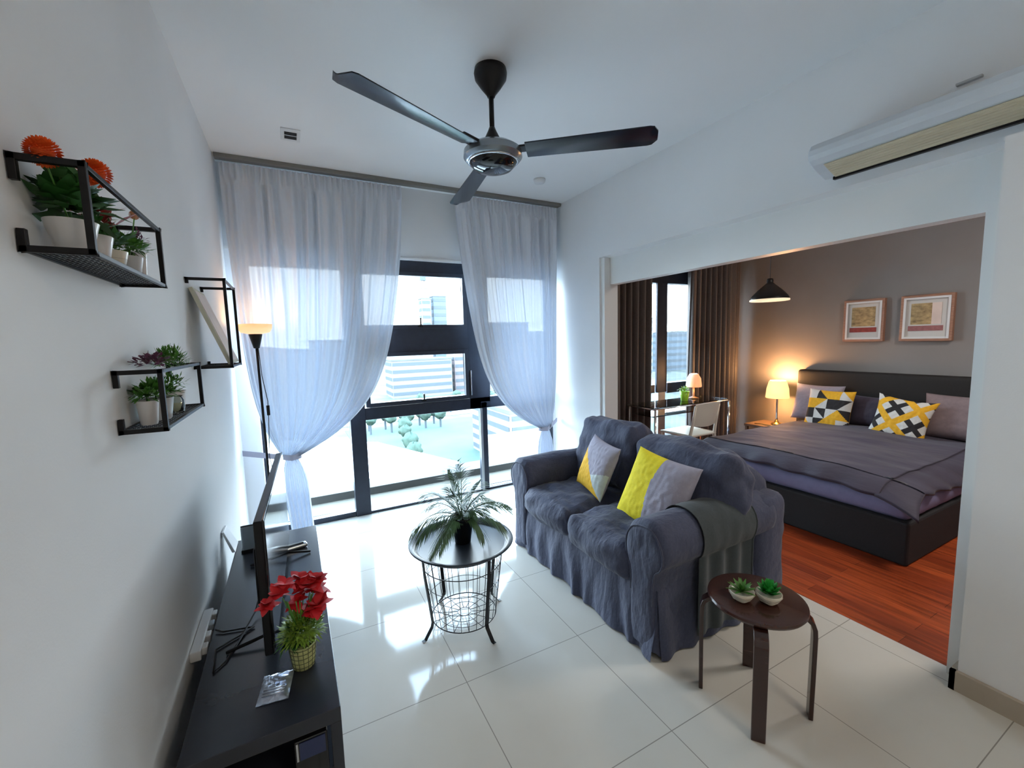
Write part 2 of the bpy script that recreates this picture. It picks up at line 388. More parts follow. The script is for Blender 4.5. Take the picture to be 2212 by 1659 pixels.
# ================================================================= THE SETTING
def wallbox(name, boxes, m):
    mb = MB()
    for a, b in boxes: mb.box(a, b)
    return struct(mb.build(name, m))
X0, X1, X2, XN = -.39, 2.47, 5.45, 2.36     # left wall, opening wall, headboard wall, near right wall
YW, ZC = 3.78, 2.83
wallbox('floor', [((X0 - .15, -3, -.12), (2.49, YW + .1, 0))], 'tile')
wallbox('floor_bedroom', [((2.49, -.4, -.12), (X2 + .1, YW + .1, 0))], 'wood')
wallbox('ceiling', [((X0 - .15, -3, ZC), (X2 + .1, YW + .25, ZC + .12))], 'ceil')
wallbox('wall_left', [((X0 - .12, -3, 0), (X0, YW + .12, ZC))], 'wall')
wallbox('wall_back', [((X0, -3.1, 0), (XN + .2, -3, ZC))], 'wall')
wallbox('wall_right', [((X1, 3.03, 0), (X1 + .12, YW, ZC))], 'wall')
struct(MB().prism([(X1, 2.205), (2.555, 2.198), (X1 + .12, 2.198), (X1 + .12, ZC), (X1, ZC)], .60, 3.03, axis='y').build('wall_right_upper', 'wall'))
wallbox('wall_right_near', [((XN, -3, 0), (XN + .23, .60, 2.19)), ((X1, -3, 2.19), (X1 + .12, .60, ZC))], 'wall')
wallbox('wall_headboard', [((X2, -.4, 0), (X2 + .12, YW, ZC))], 'taupe')
wallbox('wall_bedroom_near', [((X1 + .12, -.4, 0), (X2, -.3, ZC))], 'taupe')
wallbox('wall_window', [((X0, YW - .0, 0), (-.26, YW + .14, 2.235)), ((X0, YW, 2.235), (2.6, YW + .14, ZC)), ((2.45, YW, 0), (3.30, YW + .14, ZC)),
                        ((3.30, YW, 2.33), (X2, YW + .14, ZC)), ((5.2, YW, 0), (X2 + .1, YW + .14, 2.33))], 'wall')
# white frame lining the opening
wallbox('trim_1', [((2.553, .655, 1.967), (2.64, 3.04, 2.2)), ((2.49, 2.985, 0), (2.64, 3.05, 2.2))], 'trimw')
wallbox('trim_2', [((2.44, .604, 0), (2.60, .655, 2.165))], 'trimw')
# skirtings
wallbox('baseboard_right', [((XN - .018, -3, 0), (XN, .62, .085)), ((XN - .018, .602, 0), (2.44, .62, .085))], 'skirt')
wallbox('baseboard_far', [((X1 - .012, 3.04, 0), (X1, YW, .08))], 'skirt')
wallbox('baseboard_left', [((X0, -3, 0), (X0 + .012, YW, .08))], 'trimw')
# skinny bright reveal line over the window
wallbox('trim_3', [((X0, YW - .012, 2.222), (2.45, YW + .02, 2.24))], 'trimw')

# ---- windows
def window(n, frames, panes, extra=None, sashes=()):
    root = MB()
    for a, b in frames: root.box(a, b)
    w = struct(root.build('window_%d' % n, 'alu', bevel=.004))
    for (x0, x1, z0, z1, y) in panes:
        MB().box((x0, y, z0), (x1, y + .006, z1)).build('pane', 'glass', w)
    for (x0, x1, z0, z1) in sashes:
        t = .035
        s = MB(); ya, yb = YW + .005, YW + .05
        s.box((x0, ya, z0), (x0 + t, yb, z1)).box((x1 - t, ya, z0), (x1, yb, z1)).box((x0 + t, ya, z0), (x1 - t, yb, z0 + t)).box((x0 + t, ya, z1 - t), (x1 - t, yb, z1))
        s.build('sash', 'alu', w, bevel=.003)
    return w
y0, y1 = YW + .02, YW + .10
w1 = window(1, [((.40, y0 - .01, 0), (.525, y1, 2.225)), ((1.615, y0, 0), (1.68, y1, .9)), ((1.50, y0, .9), (1.72, y1, 2.225)),
                ((-.26, y0, 0), (.40, y1, .045)), ((.525, y0, 0), (2.45, y1, .022)),
                ((.525, y0, .84), (1.62, y1, .945)), ((1.50, y0, .84), (2.45, y1, .95)),
                ((.525, y0, 1.42), (1.5, y1, 1.63)), ((.525, y0, 2.12), (1.5, y1, 2.225)), ((-.26, y0, 2.12), (.4, y1, 2.225)), ((1.72, y0, 2.12), (2.45, y1, 2.225)),
                ((-.26, y0 + .04, .045), (-.245, y1, 2.12)), ((2.40, y0, .022), (2.45, y1, 2.12))],
           [(-.25, .40, .045, 2.12, YW + .06), (.525, 1.615, .022, .84, YW + .06), (1.68, 2.4, .022, .84, YW + .06),
            (.60, 1.47, .99, 1.39, YW + .03), (.60, 1.46, 1.66, 2.10, YW + .03), (1.72, 2.4, .95, 2.12, YW + .06)],
           sashes=[(.54, 1.495, .95, 1.42), (.53, 1.495, 1.625, 2.125)])
for z, hh in ((.955, .08), (1.63, .09)):
    h = MB(); h.box((1.02, YW - .02, z + .01), (1.06, YW + .006, z + .03)); h.box((1.033, YW - .03, z + .012), (1.047, YW - .015, z + hh))
    h.build('window_handle', 'blackgloss', w1, bevel=.003)
MB().box((1.508, YW - .004, .98), (1.518, YW + .02, 1.22)).build('window_stay', 'chrome', w1, bevel=.002)
MB().box((1.60, YW + .01, 0), (1.625, YW + .018, .84)).build('post_cover', 'alu2', w1, bevel=.002)
w2 = window(2, [((3.30, y0, 2.14), (5.2, y1, 2.33)), ((3.30, y0, 0), (3.36, y1, 2.14)), ((5.14, y0, 0), (5.2, y1, 2.14)),
                ((3.98, y0 - .01, .80), (4.15, y0 + .02, 2.14)), ((3.36, y0, .80), (3.96, y1, .90)), ((4.17, y0, .78), (5.14, y1, .91)),
                ((3.36, y0, 0), (5.14, y1, .04)), ((4.02, y0, .04), (4.04, y0+.01, .80))],
           [(3.36, 3.98, .90, 2.14, YW + .022), (4.15, 5.14, .91, 2.14, YW + .022), (3.36, 5.14, .04, .80, YW + .06)])
MB().box((4.00, YW + .005, .04), (4.12, YW + .018, .80)).build('post_cover', 'alu2', w2, bevel=.002)
# ---- ledge outside the windows
wallbox('trim_4', [((-1.5, YW + .14, -.12), (6.2, 4.32, -.01))], 'out_sill')
o = wallbox('trim_5', [((-1.5, 4.32, -.3), (6.2, 4.62, .065))], 'out_grey')

# ================================================================= CEILING FAN
FX, FY = .968, 2.013
fan = thing('ceiling_fan', (FX, FY, ZC), 'black three-blade ceiling fan hanging on a short rod above the wire basket table', 'ceiling fan')
MB().lathe([(.078, 0), (.082, -.02), (.078, -.045), (.05, -.085), (.022, -.12), (.018, -.13)], (FX, FY, ZC), 32).build('canopy', 'black', fan, smooth=True)
MB().tube([(FX, FY, ZC - .12), (FX, FY, 2.52)], .0125, 12).build('downrod', 'black', fan, smooth=True)
MB().lathe([(.014, 2.56), (.022, 2.54), (.05, 2.485), (.058, 2.465)], (FX, FY, 0), 24).build('lower_canopy', 'black', fan, smooth=True)
MB().lathe([(.055, 2.475), (.115, 2.465), (.145, 2.445), (.148, 2.415), (.135, 2.40), (.12, 2.395)], (FX, FY, 0), 40).build('motor_housing', mat('fan_motor_grey_chrome', (.28, .32, .36), .25, metal=.7), fan, angle=40)
MB().lathe([(.12, 2.397), (.118, 2.385), (.095, 2.362), (.05, 2.35), (.001, 2.347)], (FX, FY, 0), 40).build('motor_cap', 'blackgloss', fan, smooth=True)
MB().lathe([(.122, 2.400), (.127, 2.394), (.122, 2.388), (.117, 2.394), (.122, 2.400)], (FX, FY, 0), 40, cap0=False, cap1=False).build('chrome_ring', 'chrome', fan, smooth=True)
for tip in ((.20, 1.66), (1.585, 1.515), (1.085, 2.80)):
    a = math.atan2(tip[1] - FY, tip[0] - FX); L = math.hypot(tip[0] - FX, tip[1] - FY)
    ca, sa = math.cos(a), math.sin(a)
    def bl(u, v, z=0, a=a, L=L, ca=ca, sa=sa):
        d = .17 + (L - .17) * u
        wd = .052 + .018 * u
        if u > .93: wd *= math.sqrt(max(0, 1 - ((u - .93) / .07) ** 2)) * .75 + .25
        t = (v * 2 - 1) * wd + .008 * u
        zz = 2.435 - .012 * (v * 2 - 1) - .004 * (1 - (v * 2 - 1) ** 2) + z
        return (FX + ca * d - sa * t, FY + sa * d + ca * t, zz)
    b = MB(); b.grid(lambda u, v: bl(u, v, .0025), 30, 6); b.grid(lambda u, v: bl(u, v, -.0025), 30, 6, flip=True)
    for v_ in (0, 1): b.grid(lambda u, v, v_=v_: bl(u, v_, .0025 - .005 * v), 30, 1)
    for u_ in (0, 1): b.grid(lambda u, v, u_=u_: bl(u_, u, .0025 - .005 * v), 6, 1)
    blade = b.build('blade', 'fanblade', fan, angle=40)
    k = MB(); Rm = Matrix.Rotation(a, 3, 'Z')
    k.box((.10, -.035, -.006), (.24, .035, .004), R=Rm, c=(FX, FY, 2.445))
    k.build('blade_bracket', 'black', fan, bevel=.004)

# ================================================================= AIR CONDITIONER
ac = thing('air_conditioner', (2.36, .35, 2.24), 'long white split air conditioner mounted high on the wall over the bedroom opening', 'air conditioner')
prof = [(2.47, 2.262), (2.425, 2.252), (2.36, 2.272), (2.30, 2.296), (2.276, 2.315), (2.268, 2.335), (2.270, 2.36), (2.285, 2.385), (2.33, 2.405), (2.47, 2.41)]
MB().prism(prof, .33, 1.225, axis='y').build('body', 'acwhite', ac, bevel=.006)
MB().prism([(2.412, 2.252), (2.305, 2.291), (2.303, 2.287), (2.410, 2.247)], .36, 1.17, axis='y').build('air_outlet', 'accream', ac)
for q in range(7):
    t = (q + .5) / 7; x = 2.412 - .107 * t; z = 2.249 + .039 * t
    MB().box((x - .002, .365, z - .005), (x + .002, 1.165, z + .001)).build('outlet_slat', 'accream', ac)
MB().box((2.409, .34, 2.238), (2.428, 1.18, 2.252)).build('shadow_gap', 'black', ac)
tag(MB().box((2.452, .70, 2.470), (2.47, .775, 2.480)).build('wall_bracket', 'potg', bevel=.002), 'small grey metal bracket stuck on the wall above the air conditioner', 'bracket')

# ================================================================= CEILING DETAILS
v = thing('ceiling_vent', (.085, 3.13, ZC), 'small white ceiling plate with two black slots near the left curtain', 'vent')
MB().box((.035, 3.045, ZC - .006), (.145, 3.215, ZC)).build('plate', 'plastic', v, bevel=.002)
for yy in (3.085, 3.14): MB().box((.055, yy, ZC - .0075), (.125, yy + .042, ZC - .005)).build('slot', 'black', v)
sd = MB().lathe([(.05, 0), (.05, -.012), (.042, -.028), (.02, -.034), (.001, -.034)], (1.94, 3.15, ZC), 28)
tag(sd.build('smoke_detector', 'plastic', smooth=True), 'round white smoke detector on the ceiling close to the right curtain', 'smoke detector')

# ================================================================= CURTAINS
tr = tag(MB().box((X0 + .01, 3.60, ZC - .03), (2.46, 3.66, ZC)).build('curtain_track', mat('taupe_curtain_rail', (.20, .19, .18), .5), bevel=.003), 'taupe grey curtain track running along the ceiling above the sheer curtains', 'curtain track')
def sheer_curtain(xa, xb, xg, zg, tail, label, side, zt=2.785):
    root = thing('sheer_curtain', (xg, 3.62, 0), label, 'curtain', group=None)
    nfold = 11 if side < 0 else 10
    def g(t): return .4 * t ** 1.6 + .6 * t ** 8
    def fn(u, v):
        t = v; z = zt + (zg - zt) * t
        x = xa + (xb - xa) * u
        gw = .055
        xx = x + ((xg + (u - .5) * gw * 2) - x) * g(t)
        amp = (.030 * (1 - t) + .012) * (1 if t < .93 else .7)
        ph = u * nfold * 2 * PI + 2.2 * noise.noise(Vector((u * 9, t * 1.5, side)))
        y = 3.64 + amp * math.sin(ph) * (.6 + .5 * noise.noise(Vector((u * 14, 2.2, side)))) + .012 * math.sin(ph * 2.3 + t * 2)
        if t < .045: y = 3.64 + .012 * math.sin(u * nfold * 6 * PI)
        # fabric bellies towards the room where it is drawn aside
        y -= .05 * g(t) + .03 * math.sin(PI * t) * (1 - u if side > 0 else u)
        return (xx, y, z)
    m = MB(); m.grid(fn, 260, 70); m.build('drape', 'sheer', root, smooth=True)
    def tl(u, v):
        z = zg + (.02 - zg) * v
        w = .05 + .075 * math.sin(min(1, v * 2.5) * PI / 2) * (1 - .25 * v)
        x = xg + tail * v * .35 + (u - .5) * 2 * w * .75
        y = 3.60 + .022 * math.sin(u * 6 * 2 * PI + v) * min(1, .4 + v) + .008 * noise.noise(Vector((u * 8, v * 12, 1)))
        return (x, y, z)
    m = MB(); m.grid(tl, 70, 36); m.build('curtain_tail', 'sheer', root, smooth=True)
    # tieback band to the wall
    wx = X0 + .005 if side < 0 else X1 - .03
    m = MB(); pts = []
    N = 26
    def band(u, v):
        if u < .5:
            a = u / .5; x = wx + (xg - side * -.0 - wx) * a; y = 3.70 - .15 * a; 
        else:
            a = (u - .5) / .5; x = xg - side * .075 * math.sin(a * PI) ; x = xg - side * .07 * math.sin(a * PI); y = 3.55 + .12 * a
        z = zg + .05 - .05 * min(1, u * 2) + (v - .5) * .042
        return (x, y, z)
    m.grid(band, N, 3); m.grid(lambda u, v: (lambda p: (p[0], p[1] + .004, p[2]))(band(u, v)), N, 3, flip=True)
    m.build('tieback', mat('lilac_tieback_cloth', (.42, .42, .52), .8), root, smooth=True)
    return root
sheer_curtain(X0 + .03, .90, -.06, .655, .12, 'wide white sheer curtain tied back low on the left beside the floor lamp', -1)
sheer_curtain(1.36, 2.43, 2.23, .60, 0, 'white sheer curtain gathered to the right behind the sofa arm', 1)

def heavy_curtain(xa, xb, label, y=3.64, nf=9, seed=0, z1=2.72, flare=0):
    def fn(u, v):
        z = z1 + (.015 - z1) * v
        ph = u * nf * 2 * PI + 1.6 * noise.noise(Vector((u * 6 + seed, v * .6, 0)))
        yy = y + .038 * math.sin(ph) + .012 * math.sin(ph * 1.9 + seed)
        return (xa + (xb - xa) * u + flare * v * u + .012 * math.sin(ph + 1.2), yy, z)
    m = MB(); m.grid(fn, 200, 24); m.grid(lambda u, v: (lambda p: (p[0], p[1] + .006, p[2]))(fn(u, v)), 200, 24, flip=True)
    for e in (0, 1): m.grid(lambda u, v, e=e: (lambda p: (p[0], p[1] + .006 * u, p[2]))(fn(e, v)), 1, 24)
    return tag(m.build('blackout_curtain', 'brown_cloth', smooth=True), label, 'curtain')
heavy_curtain(2.66, 3.71, 'grey brown floor-length curtain at the left of the bedroom window', seed=1, nf=11)
heavy_curtain(4.37, 5.28, 'dark brown floor-length curtain at the right of the bedroom window behind the desk', seed=5, nf=10)
tag(MB().box((2.64, 3.61, 2.73), (5.3, 3.67, 2.76)).build('curtain_rail', 'black', bevel=.003), 'dark curtain rail above the bedroom window', 'curtain rail')

# ================================================================= SOFA
sofa = thing('sofa', (1.85, 2.0, 0), 'charcoal two-seat sofa with loose slipcover, rolled arms and pleated skirt', 'sofa')
SY0, SY1 = 1.27, 2.72       # outer ends of the arms
SX0, SX1 = 1.40, 2.33
AY0, AY1 = SY0 + .21, SY1 - .19
m = MB(); soft_box(m, (1.87, 2.0, .22), (.90, SY1 - SY0 - .10, .36), r=.04, n=10, wr=.004); m.build('base', 'sofa', sofa, smooth=True)
def arm(yc, w, out, name='armrest'):
    """rolled arm swept along X; out = +1/-1 the side the roll leans to"""
    R_ = .105
    def fn(u, v):
        x = SX0 - .01 + .012 * math.sin(PI * 0) + (SX1 - .12 - SX0) * u
        a = v * 2 * PI
        # cross section in y,z : a roll on a tapering body
        pr_ = []
        t = v
        # outline points
        pts = [(-.075, .02), (-.078, .2), (-.08, .38), (-.10, .45), (-.112, .52), (-.10, .585), (-.055, .635), (.01, .652), (.075, .640), (.122, .595), (.138, .53), (.122, .465), (.085, .42), (.075, .25), (.095, .02)]
        f = t * (len(pts) - 1); i = min(int(f), len(pts) - 2); k = f - i
        p0 = pts[max(i - 1, 0)]; p1 = pts[i]; p2 = pts[i + 1]; p3 = pts[min(i + 2, len(pts) - 1)]
        def cr(a0, a1, a2, a3): return .5 * (2 * a1 + (a2 - a0) * k + (2 * a0 - 5 * a1 + 4 * a2 - a3) * k * k + (3 * a1 - a0 - 3 * a2 + a3) * k ** 3)
        yy = cr(p0[0], p1[0], p2[0], p3[0]); zz = cr(p0[1], p1[1], p2[1], p3[1])
        e = 1 - max(0, (.03 - u) / .03) ** 2 * .08
        n_ = noise.noise(Vector((x * 5, v * 9, yc))) * .006
        return (x, yc + out * (yy * e + n_), zz * e + n_ + (1 - e) * .3)
    m = MB(); m.grid(fn, 40, 56)
    # front cap with gathered cloth
    def cap(u, v, ux=0):
        p = Vector(fn(ux, u)); c = Vector((p.x, yc + out * .01, min(p.z, .53)))
        q = c.lerp(p, v); q.x += (-.014 if ux == 0 else .01) * math.sqrt(max(0, 1 - v ** 4)) + .004 * noise.noise(Vector((q.y * 30, q.z * 12, 0))) * (1 - v ** 6)
        return q
    m.grid(lambda u, v: cap(u, v, 0), 56, 10); m.grid(lambda u, v: cap(u, v, 1), 56, 6)
    ob = m.build(name, 'sofa', sofa, smooth=True)
    # piping round the front of the roll
    pp = [Vector(fn(0, t / 40)) + Vector((-.004, 0, 0)) for t in range(4, 38)]
    MB().tube(pp, .0045, 6).build('piping', 'sofa', ob, smooth=True)
    return ob, fn
armN, fnN = arm(1.405, .2, -1)
armF, fnF = arm(2.60, .2, 1)
# cover cloth over the near arm
def cov(u, v):
    uu = .30 + .48 * u
    p = Vector(fnN(uu, .12 + .86 * v)); c = Vector((p.x, 1.405, .45))
    d = (p - c); d.x = 0; d.normalize()
    hang = max(0, v - .78) * .25
    p = p + d * (.011 + .004 * noise.noise(Vector((uu * 14, v * 6, 3)))); 
    if v > .74: p.y = min(p.y, 1.405 - .118 - .01 * math.sin(u * 20))
    return p
m = MB(); m.grid(cov, 40, 60); m.grid(lambda u, v: Vector(cov(u, v)) + Vector((0, -.003, .003)), 40, 60, flip=True)
o = m.build('arm_cover', 'sofadark', sofa, smooth=True); o['label'] = 'darker grey-green cloth over the near arm'
MB().tube([Vector(cov(1, t / 30)) + Vector((0, -.003, .004)) for t in range(31)], .0045, 6).build('hem', 'sofadark', o, smooth=True)
# back
def backfn(u, v):
    y = SY0 + .12 + (SY1 - SY0 - .24) * u
    pts = [(1.98, .30), (1.99, .50), (2.02, .68), (2.06, .77), (2.13, .80), (2.22, .79), (2.30, .72), (2.33, .60), (2.33, .35), (2.34, .02)]
    f = v * (len(pts) - 1); i = min(int(f), len(pts) - 2); k = f - i; k = k * k * (3 - 2 * k) * .4 + k * .6
    e = 1 - (abs(u * 2 - 1) ** 10) * .05
    n_ = .007 * noise.noise(Vector((y * 5, v * 8, 4)))
    return (pts[i][0] + (pts[i + 1][0] - pts[i][0]) * k + n_, y, (pts[i][1] + (pts[i + 1][1] - pts[i][1]) * k) * e + n_)
m = MB(); m.grid(backfn, 50, 40)
for e_ in (0, 1): m.grid(lambda u, v, e_=e_: (lambda p: (2.15 + (p[0] - 2.15) * v, p[1] + (-.02 if e_ == 0 else .02) * (1 - v ** 3), .4 + (p[2] - .4) * v))(backfn(e_, u)), 40, 8)
m.build('backrest', 'sofa', sofa, smooth=True)
# outer back corners behind the arms
for yy, sg in ((SY0 + .10, -1), (SY1 - .10, 1)):
    m = MB(); soft_box(m, (2.22, yy, .33), (.24, .18, .62), r=.06, n=9, wr=.008, seed=sg); m.build('back_corner', 'sofa', sofa, smooth=True)
# seat cushions and back cushions
mid = (AY0 + AY1) / 2
for i, (a, b) in enumerate(((AY0 + .005, mid - .004), (mid + .004, AY1 - .005))):
    m = MB(); soft_box(m, (1.675, (a + b) / 2, .385), (.63, b - a, .185), r=.065, n=34, puff=.024, wr=.015, ws=9, seed=i + 1); m.build('seat_cushion', 'sofa', sofa, smooth=True)
for i, (a, b) in enumerate(((AY0 - .17, mid - .012), (mid + .004, AY1 + .03))):
    m = MB(); R = Matrix.Rotation(math.radians(13), 3, 'Y')
    soft_box(m, (1.975, (a + b) / 2, (.675, .69)[i]), (.23, b - a, (.41, .43)[i]), r=(.10, .06)[i], n=34, puff=(.035, .015)[i], wr=.024, ws=7, seed=i + 4, R=R); m.build('back_cushion', 'sofa', sofa, smooth=True)
# pleated skirt
def skirt(path, name, seed):
    path = [(p[0], p[1], 0) for p in path]; L = [0]
    for i in range(1, len(path)): L.append(L[-1] + (Vector(path[i]) - Vector(path[i - 1])).length)
    def at(u):
        d = u * L[-1]
        for i in range(1, len(L)):
            if d <= L[i] + 1e-9:
                k = (d - L[i - 1]) / (L[i] - L[i - 1]); a = Vector(path[i - 1]); b = Vector(path[i]); t = (b - a).normalized()
                return a.lerp(b, k), Vector((t.y, -t.x, 0))
    def fn(u, v):
        p, nrm = at(u); z = .335 - .328 * v
        s = u * L[-1]
        f = .011 * math.sin(s * 38 + 3 * noise.noise(Vector((s * 5, v, seed)))) * v ** .8 + .014 * noise.noise(Vector((s * 9, v * 1.4, seed))) * (.25 + v) + .028 * v
        q = p + nrm * f
        return (q.x, q.y, z)
    m = MB(); m.grid(fn, 220, 16); m.build(name, 'sofa', sofa, smooth=True)
skirt([(SX0 + .005, SY1 - .05), (SX0 + .005, SY0 + .05)][::1], 'skirt', 2)
skirt([(SX0 + .01, SY0 + .06), (SX1, SY0 + .06)], 'skirt', 5)
skirt([(SX1, SY1 - .06), (SX0 + .01, SY1 - .06)], 'skirt', 8)

def pil1(u, v):      # grey / amber / mint patchwork
    if v < .72 - 1.0 * (u - .0) * .95 + .0 and u < .62 + 0: return 1
    if u + v * .9 > .75 and v < .48 and u > .45: return 2
    return 0
def pil1(u, v):
    # u across, v upwards; amber triangle at lower left, mint at lower right, lilac on top
    if v < .86 * (1 - u / .98): return 1
    if u > .45 and v < .30 + .36 * (u - .5): return 2
    return 0
def stand(x, y, z, lean, turn): pass
def rot_from(right, upv):
    """Euler for an object whose local X = right, local Y = up"""
    r = Vector(right).normalized(); u = Vector(upv); u = (u - r * u.dot(r)).normalized(); n_ = r.cross(u)
    return Matrix(((r.x, u.x, n_.x), (r.y, u.y, n_.y), (r.z, u.z, n_.z))).to_euler()
cushion('sofa_cushion', .35, .36, .11, pil1, ['lilac', 'orange', 'mint'], 'small patchwork cushion in lilac grey, amber and mint on the far sofa seat', (1.735, 2.16, .655), rot_from((-.20, -1, -.08), (.40, 0.0, 1)), seed=1)
cushion('sofa_cushion', .43, .43, .14, lambda u, v: 1 if u < .50 + .02 * math.sin(v * 9) else 0, ['lilac', 'yellow'], 'large cushion split into bright yellow and lilac grey on the near sofa seat', (1.730, 1.650, .635), rot_from((.03, -1, -.08), (.46, -.03, 1)), seed=2)

# ================================================================= ROUND STOOL
stool = thing('side_stool', (1.58, .975, 0), 'round dark brown bentwood stool holding two tiny potted plants beside the sofa', 'stool', rz=math.radians(38))
MB().lathe([(.155, .425), (.172, .430), (.178, .440), (.176, .449), (.165, .452), (.001, .450)], (0, 0, 0), 56).build('seat', 'stoolt', stool, local=True, angle=35)
for k in range(4):
    a = k * PI / 2; R = Matrix.Rotation(a, 3, 'Z'); m = MB()
    path = [(.04, .418), (.10, .418), (.15, .417), (.172, .410), (.188, .395), (.196, .372), (.198, .34), (.197, .2), (.195, .0)]
    th = .016; hw = .024; outl = []; inn = []
    for i, (r_, z) in enumerate(path):
        p0 = path[max(i - 1, 0)]; p1 = path[min(i + 1, len(path) - 1)]
        t = Vector((p1[0] - p0[0], p1[1] - p0[1])).normalized(); nn = Vector((-t.y, t.x))
        outl.append((r_ + nn.x * th / 2, z + nn.y * th / 2)); inn.append((r_ - nn.x * th / 2, max(0, z - nn.y * th / 2)))
    poly = outl + inn[::-1]
    N = len(path)
    vs = [R @ Vector((x, -hw, z)) for x, z in outl + inn] + [R @ Vector((x, hw, z)) for x, z in outl + inn]
    fs = []
    for i in range(N - 1):
        fs += [(i, i + 1, 2 * N + i + 1, 2 * N + i), (N + i, 3 * N + i, 3 * N + i + 1, N + i + 1), (i, N + i, N + i + 1, i + 1), (2 * N + i, 2 * N + i + 1, 3 * N + i + 1, 3 * N + i)]
    fs += [(0, 2 * N, 3 * N, N), (N - 1, 2 * N - 1, 4 * N - 1, 3 * N - 1)]
    m.add(vs, fs); m.build('leg', 'stool', stool, local=True, bevel=.003, angle=30)

def bowl_plant(x, y, z, label, kind, s=1.0):
    t = thing('succulent_pot', (x, y, z), label, 'potted plant', group=None)
    MB().lathe([(.016 * s, 0), (.022 * s, .003), (.034 * s, .02), (.040 * s, .040), (.038 * s, .041), (.034 * s, .034), (.001, .032)], (x, y, z), 28, cap1=False).build('pot', 'potc', t, smooth=True)
    for q in range(4):
        zz = .008 + q * .008; rr = .0265 + q * .0042
        MB().tube([(x + rr * s * math.cos(a_ / 28 * 2 * PI), y + rr * s * math.sin(a_ / 28 * 2 * PI), z + zz + .002 * math.sin(a_)) for a_ in range(28)], .0016, 5, closed=True).build('relief_band', 'potc', t, smooth=True)
    m = MB(); rnd = random.Random(kind)
    for i in range(26 if kind == 1 else 30):
        a = i * 2.4; el = .25 + 1.1 * i / 30
        d = Vector((math.cos(a) * math.cos(el), math.sin(a) * math.cos(el), math.sin(el)))
        leaf(m, (x, y, z + .034), d, (.052 if kind == 1 else .042) * s, (.012 if kind == 1 else .024) * s, .15 if kind == 1 else -.2)
    m.build('foliage', 'leafb' if kind == 1 else 'leafsucc', t, smooth=True)
bowl_plant(1.512, .992, .4505, 'tiny spiky green plant in a cream bowl on the stool, nearer the sofa', 1, 1.15)
bowl_plant(1.588, .930, .4505, 'tiny round-leaved bright green plant in a cream bowl on the stool, nearer the stool edge', 2, 1.15)

# ================================================================= WIRE BASKET TABLE
TX, TY = .725, 2.035
tb = thing('basket_table', (TX, TY, 0), 'round black tray table on a tall wire basket with four splayed feet', 'table')
MB().lathe([(.001, .438), (.228, .438), (.235, .441), (.243, .452), (.262, .462), (.272, .461), (.274, .456), (.268, .450), (.250, .444), (.240, .434), (.232, .430), (.001, .430)], (TX, TY, 0), 72).build('tray_top', mat('matt_black_tray', (.018, .026, .040), .38, spec=.35), tb, angle=50)
m = MB(); RT, RB = .215, .17
def rad(z): return RB + (RT - RB) * (z - .05) / (.40 - .05)
for k in range(28):
    a = 2 * PI * k / 28
    m.tube([(TX + rad(.42) * math.cos(a), TY + rad(.42) * math.sin(a), .42), (TX + RB * math.cos(a), TY + RB * math.sin(a), .05)], .0016, 5)
    if k % 2 == 0: m.tube([(TX + RB * math.cos(a), TY + RB * math.sin(a), .05), (TX + .035 * math.cos(a), TY + .035 * math.sin(a), .05)], .0016, 5)
for z, rr, th in ((.42, None, .003), (.345, None, .0025), (.25, None, .0016), (.15, None, .0016), (.05, None, .003), (.05, .035, .0016), (.05, .085, .0016), (.05, .13, .0016)):
    r_ = rr or rad(z)
    m.tube([(TX + r_ * math.cos(2 * PI * q / 48), TY + r_ * math.sin(2 * PI * q / 48), z) for q in range(48)], th, 5, closed=True)
m.build('wire_basket', 'black', tb, smooth=True)
for a in (193, 285, 15, 105):
    a = math.radians(a); ca, sa = math.cos(a), math.sin(a); R = Matrix.Rotation(a, 3, 'Z'); m = MB()
    P = [(.228, .432), (.222, .33), (.205, .2), (.190, .075), (.195, .055), (.235, .004), (.25, .0025)]
    for i in range(len(P) - 1):
        (r0, z0), (r1_, z1) = P[i], P[i + 1]
        vs = []
        for (r_, z) in (P[i], P[i + 1]):
            for s1, s2 in ((-.010, 0), (.010, 0), (.010, .004), (-.010, .004)):
                vs.append(R @ Vector((r_ + s2, s1, z)) + Vector((TX, TY, 0)))
        m.add(vs, [(0, 1, 5, 4), (1, 2, 6, 5), (2, 3, 7, 6), (3, 0, 4, 7), (3, 2, 1, 0), (4, 5, 6, 7)])
    m.build('leg', 'black', tb)

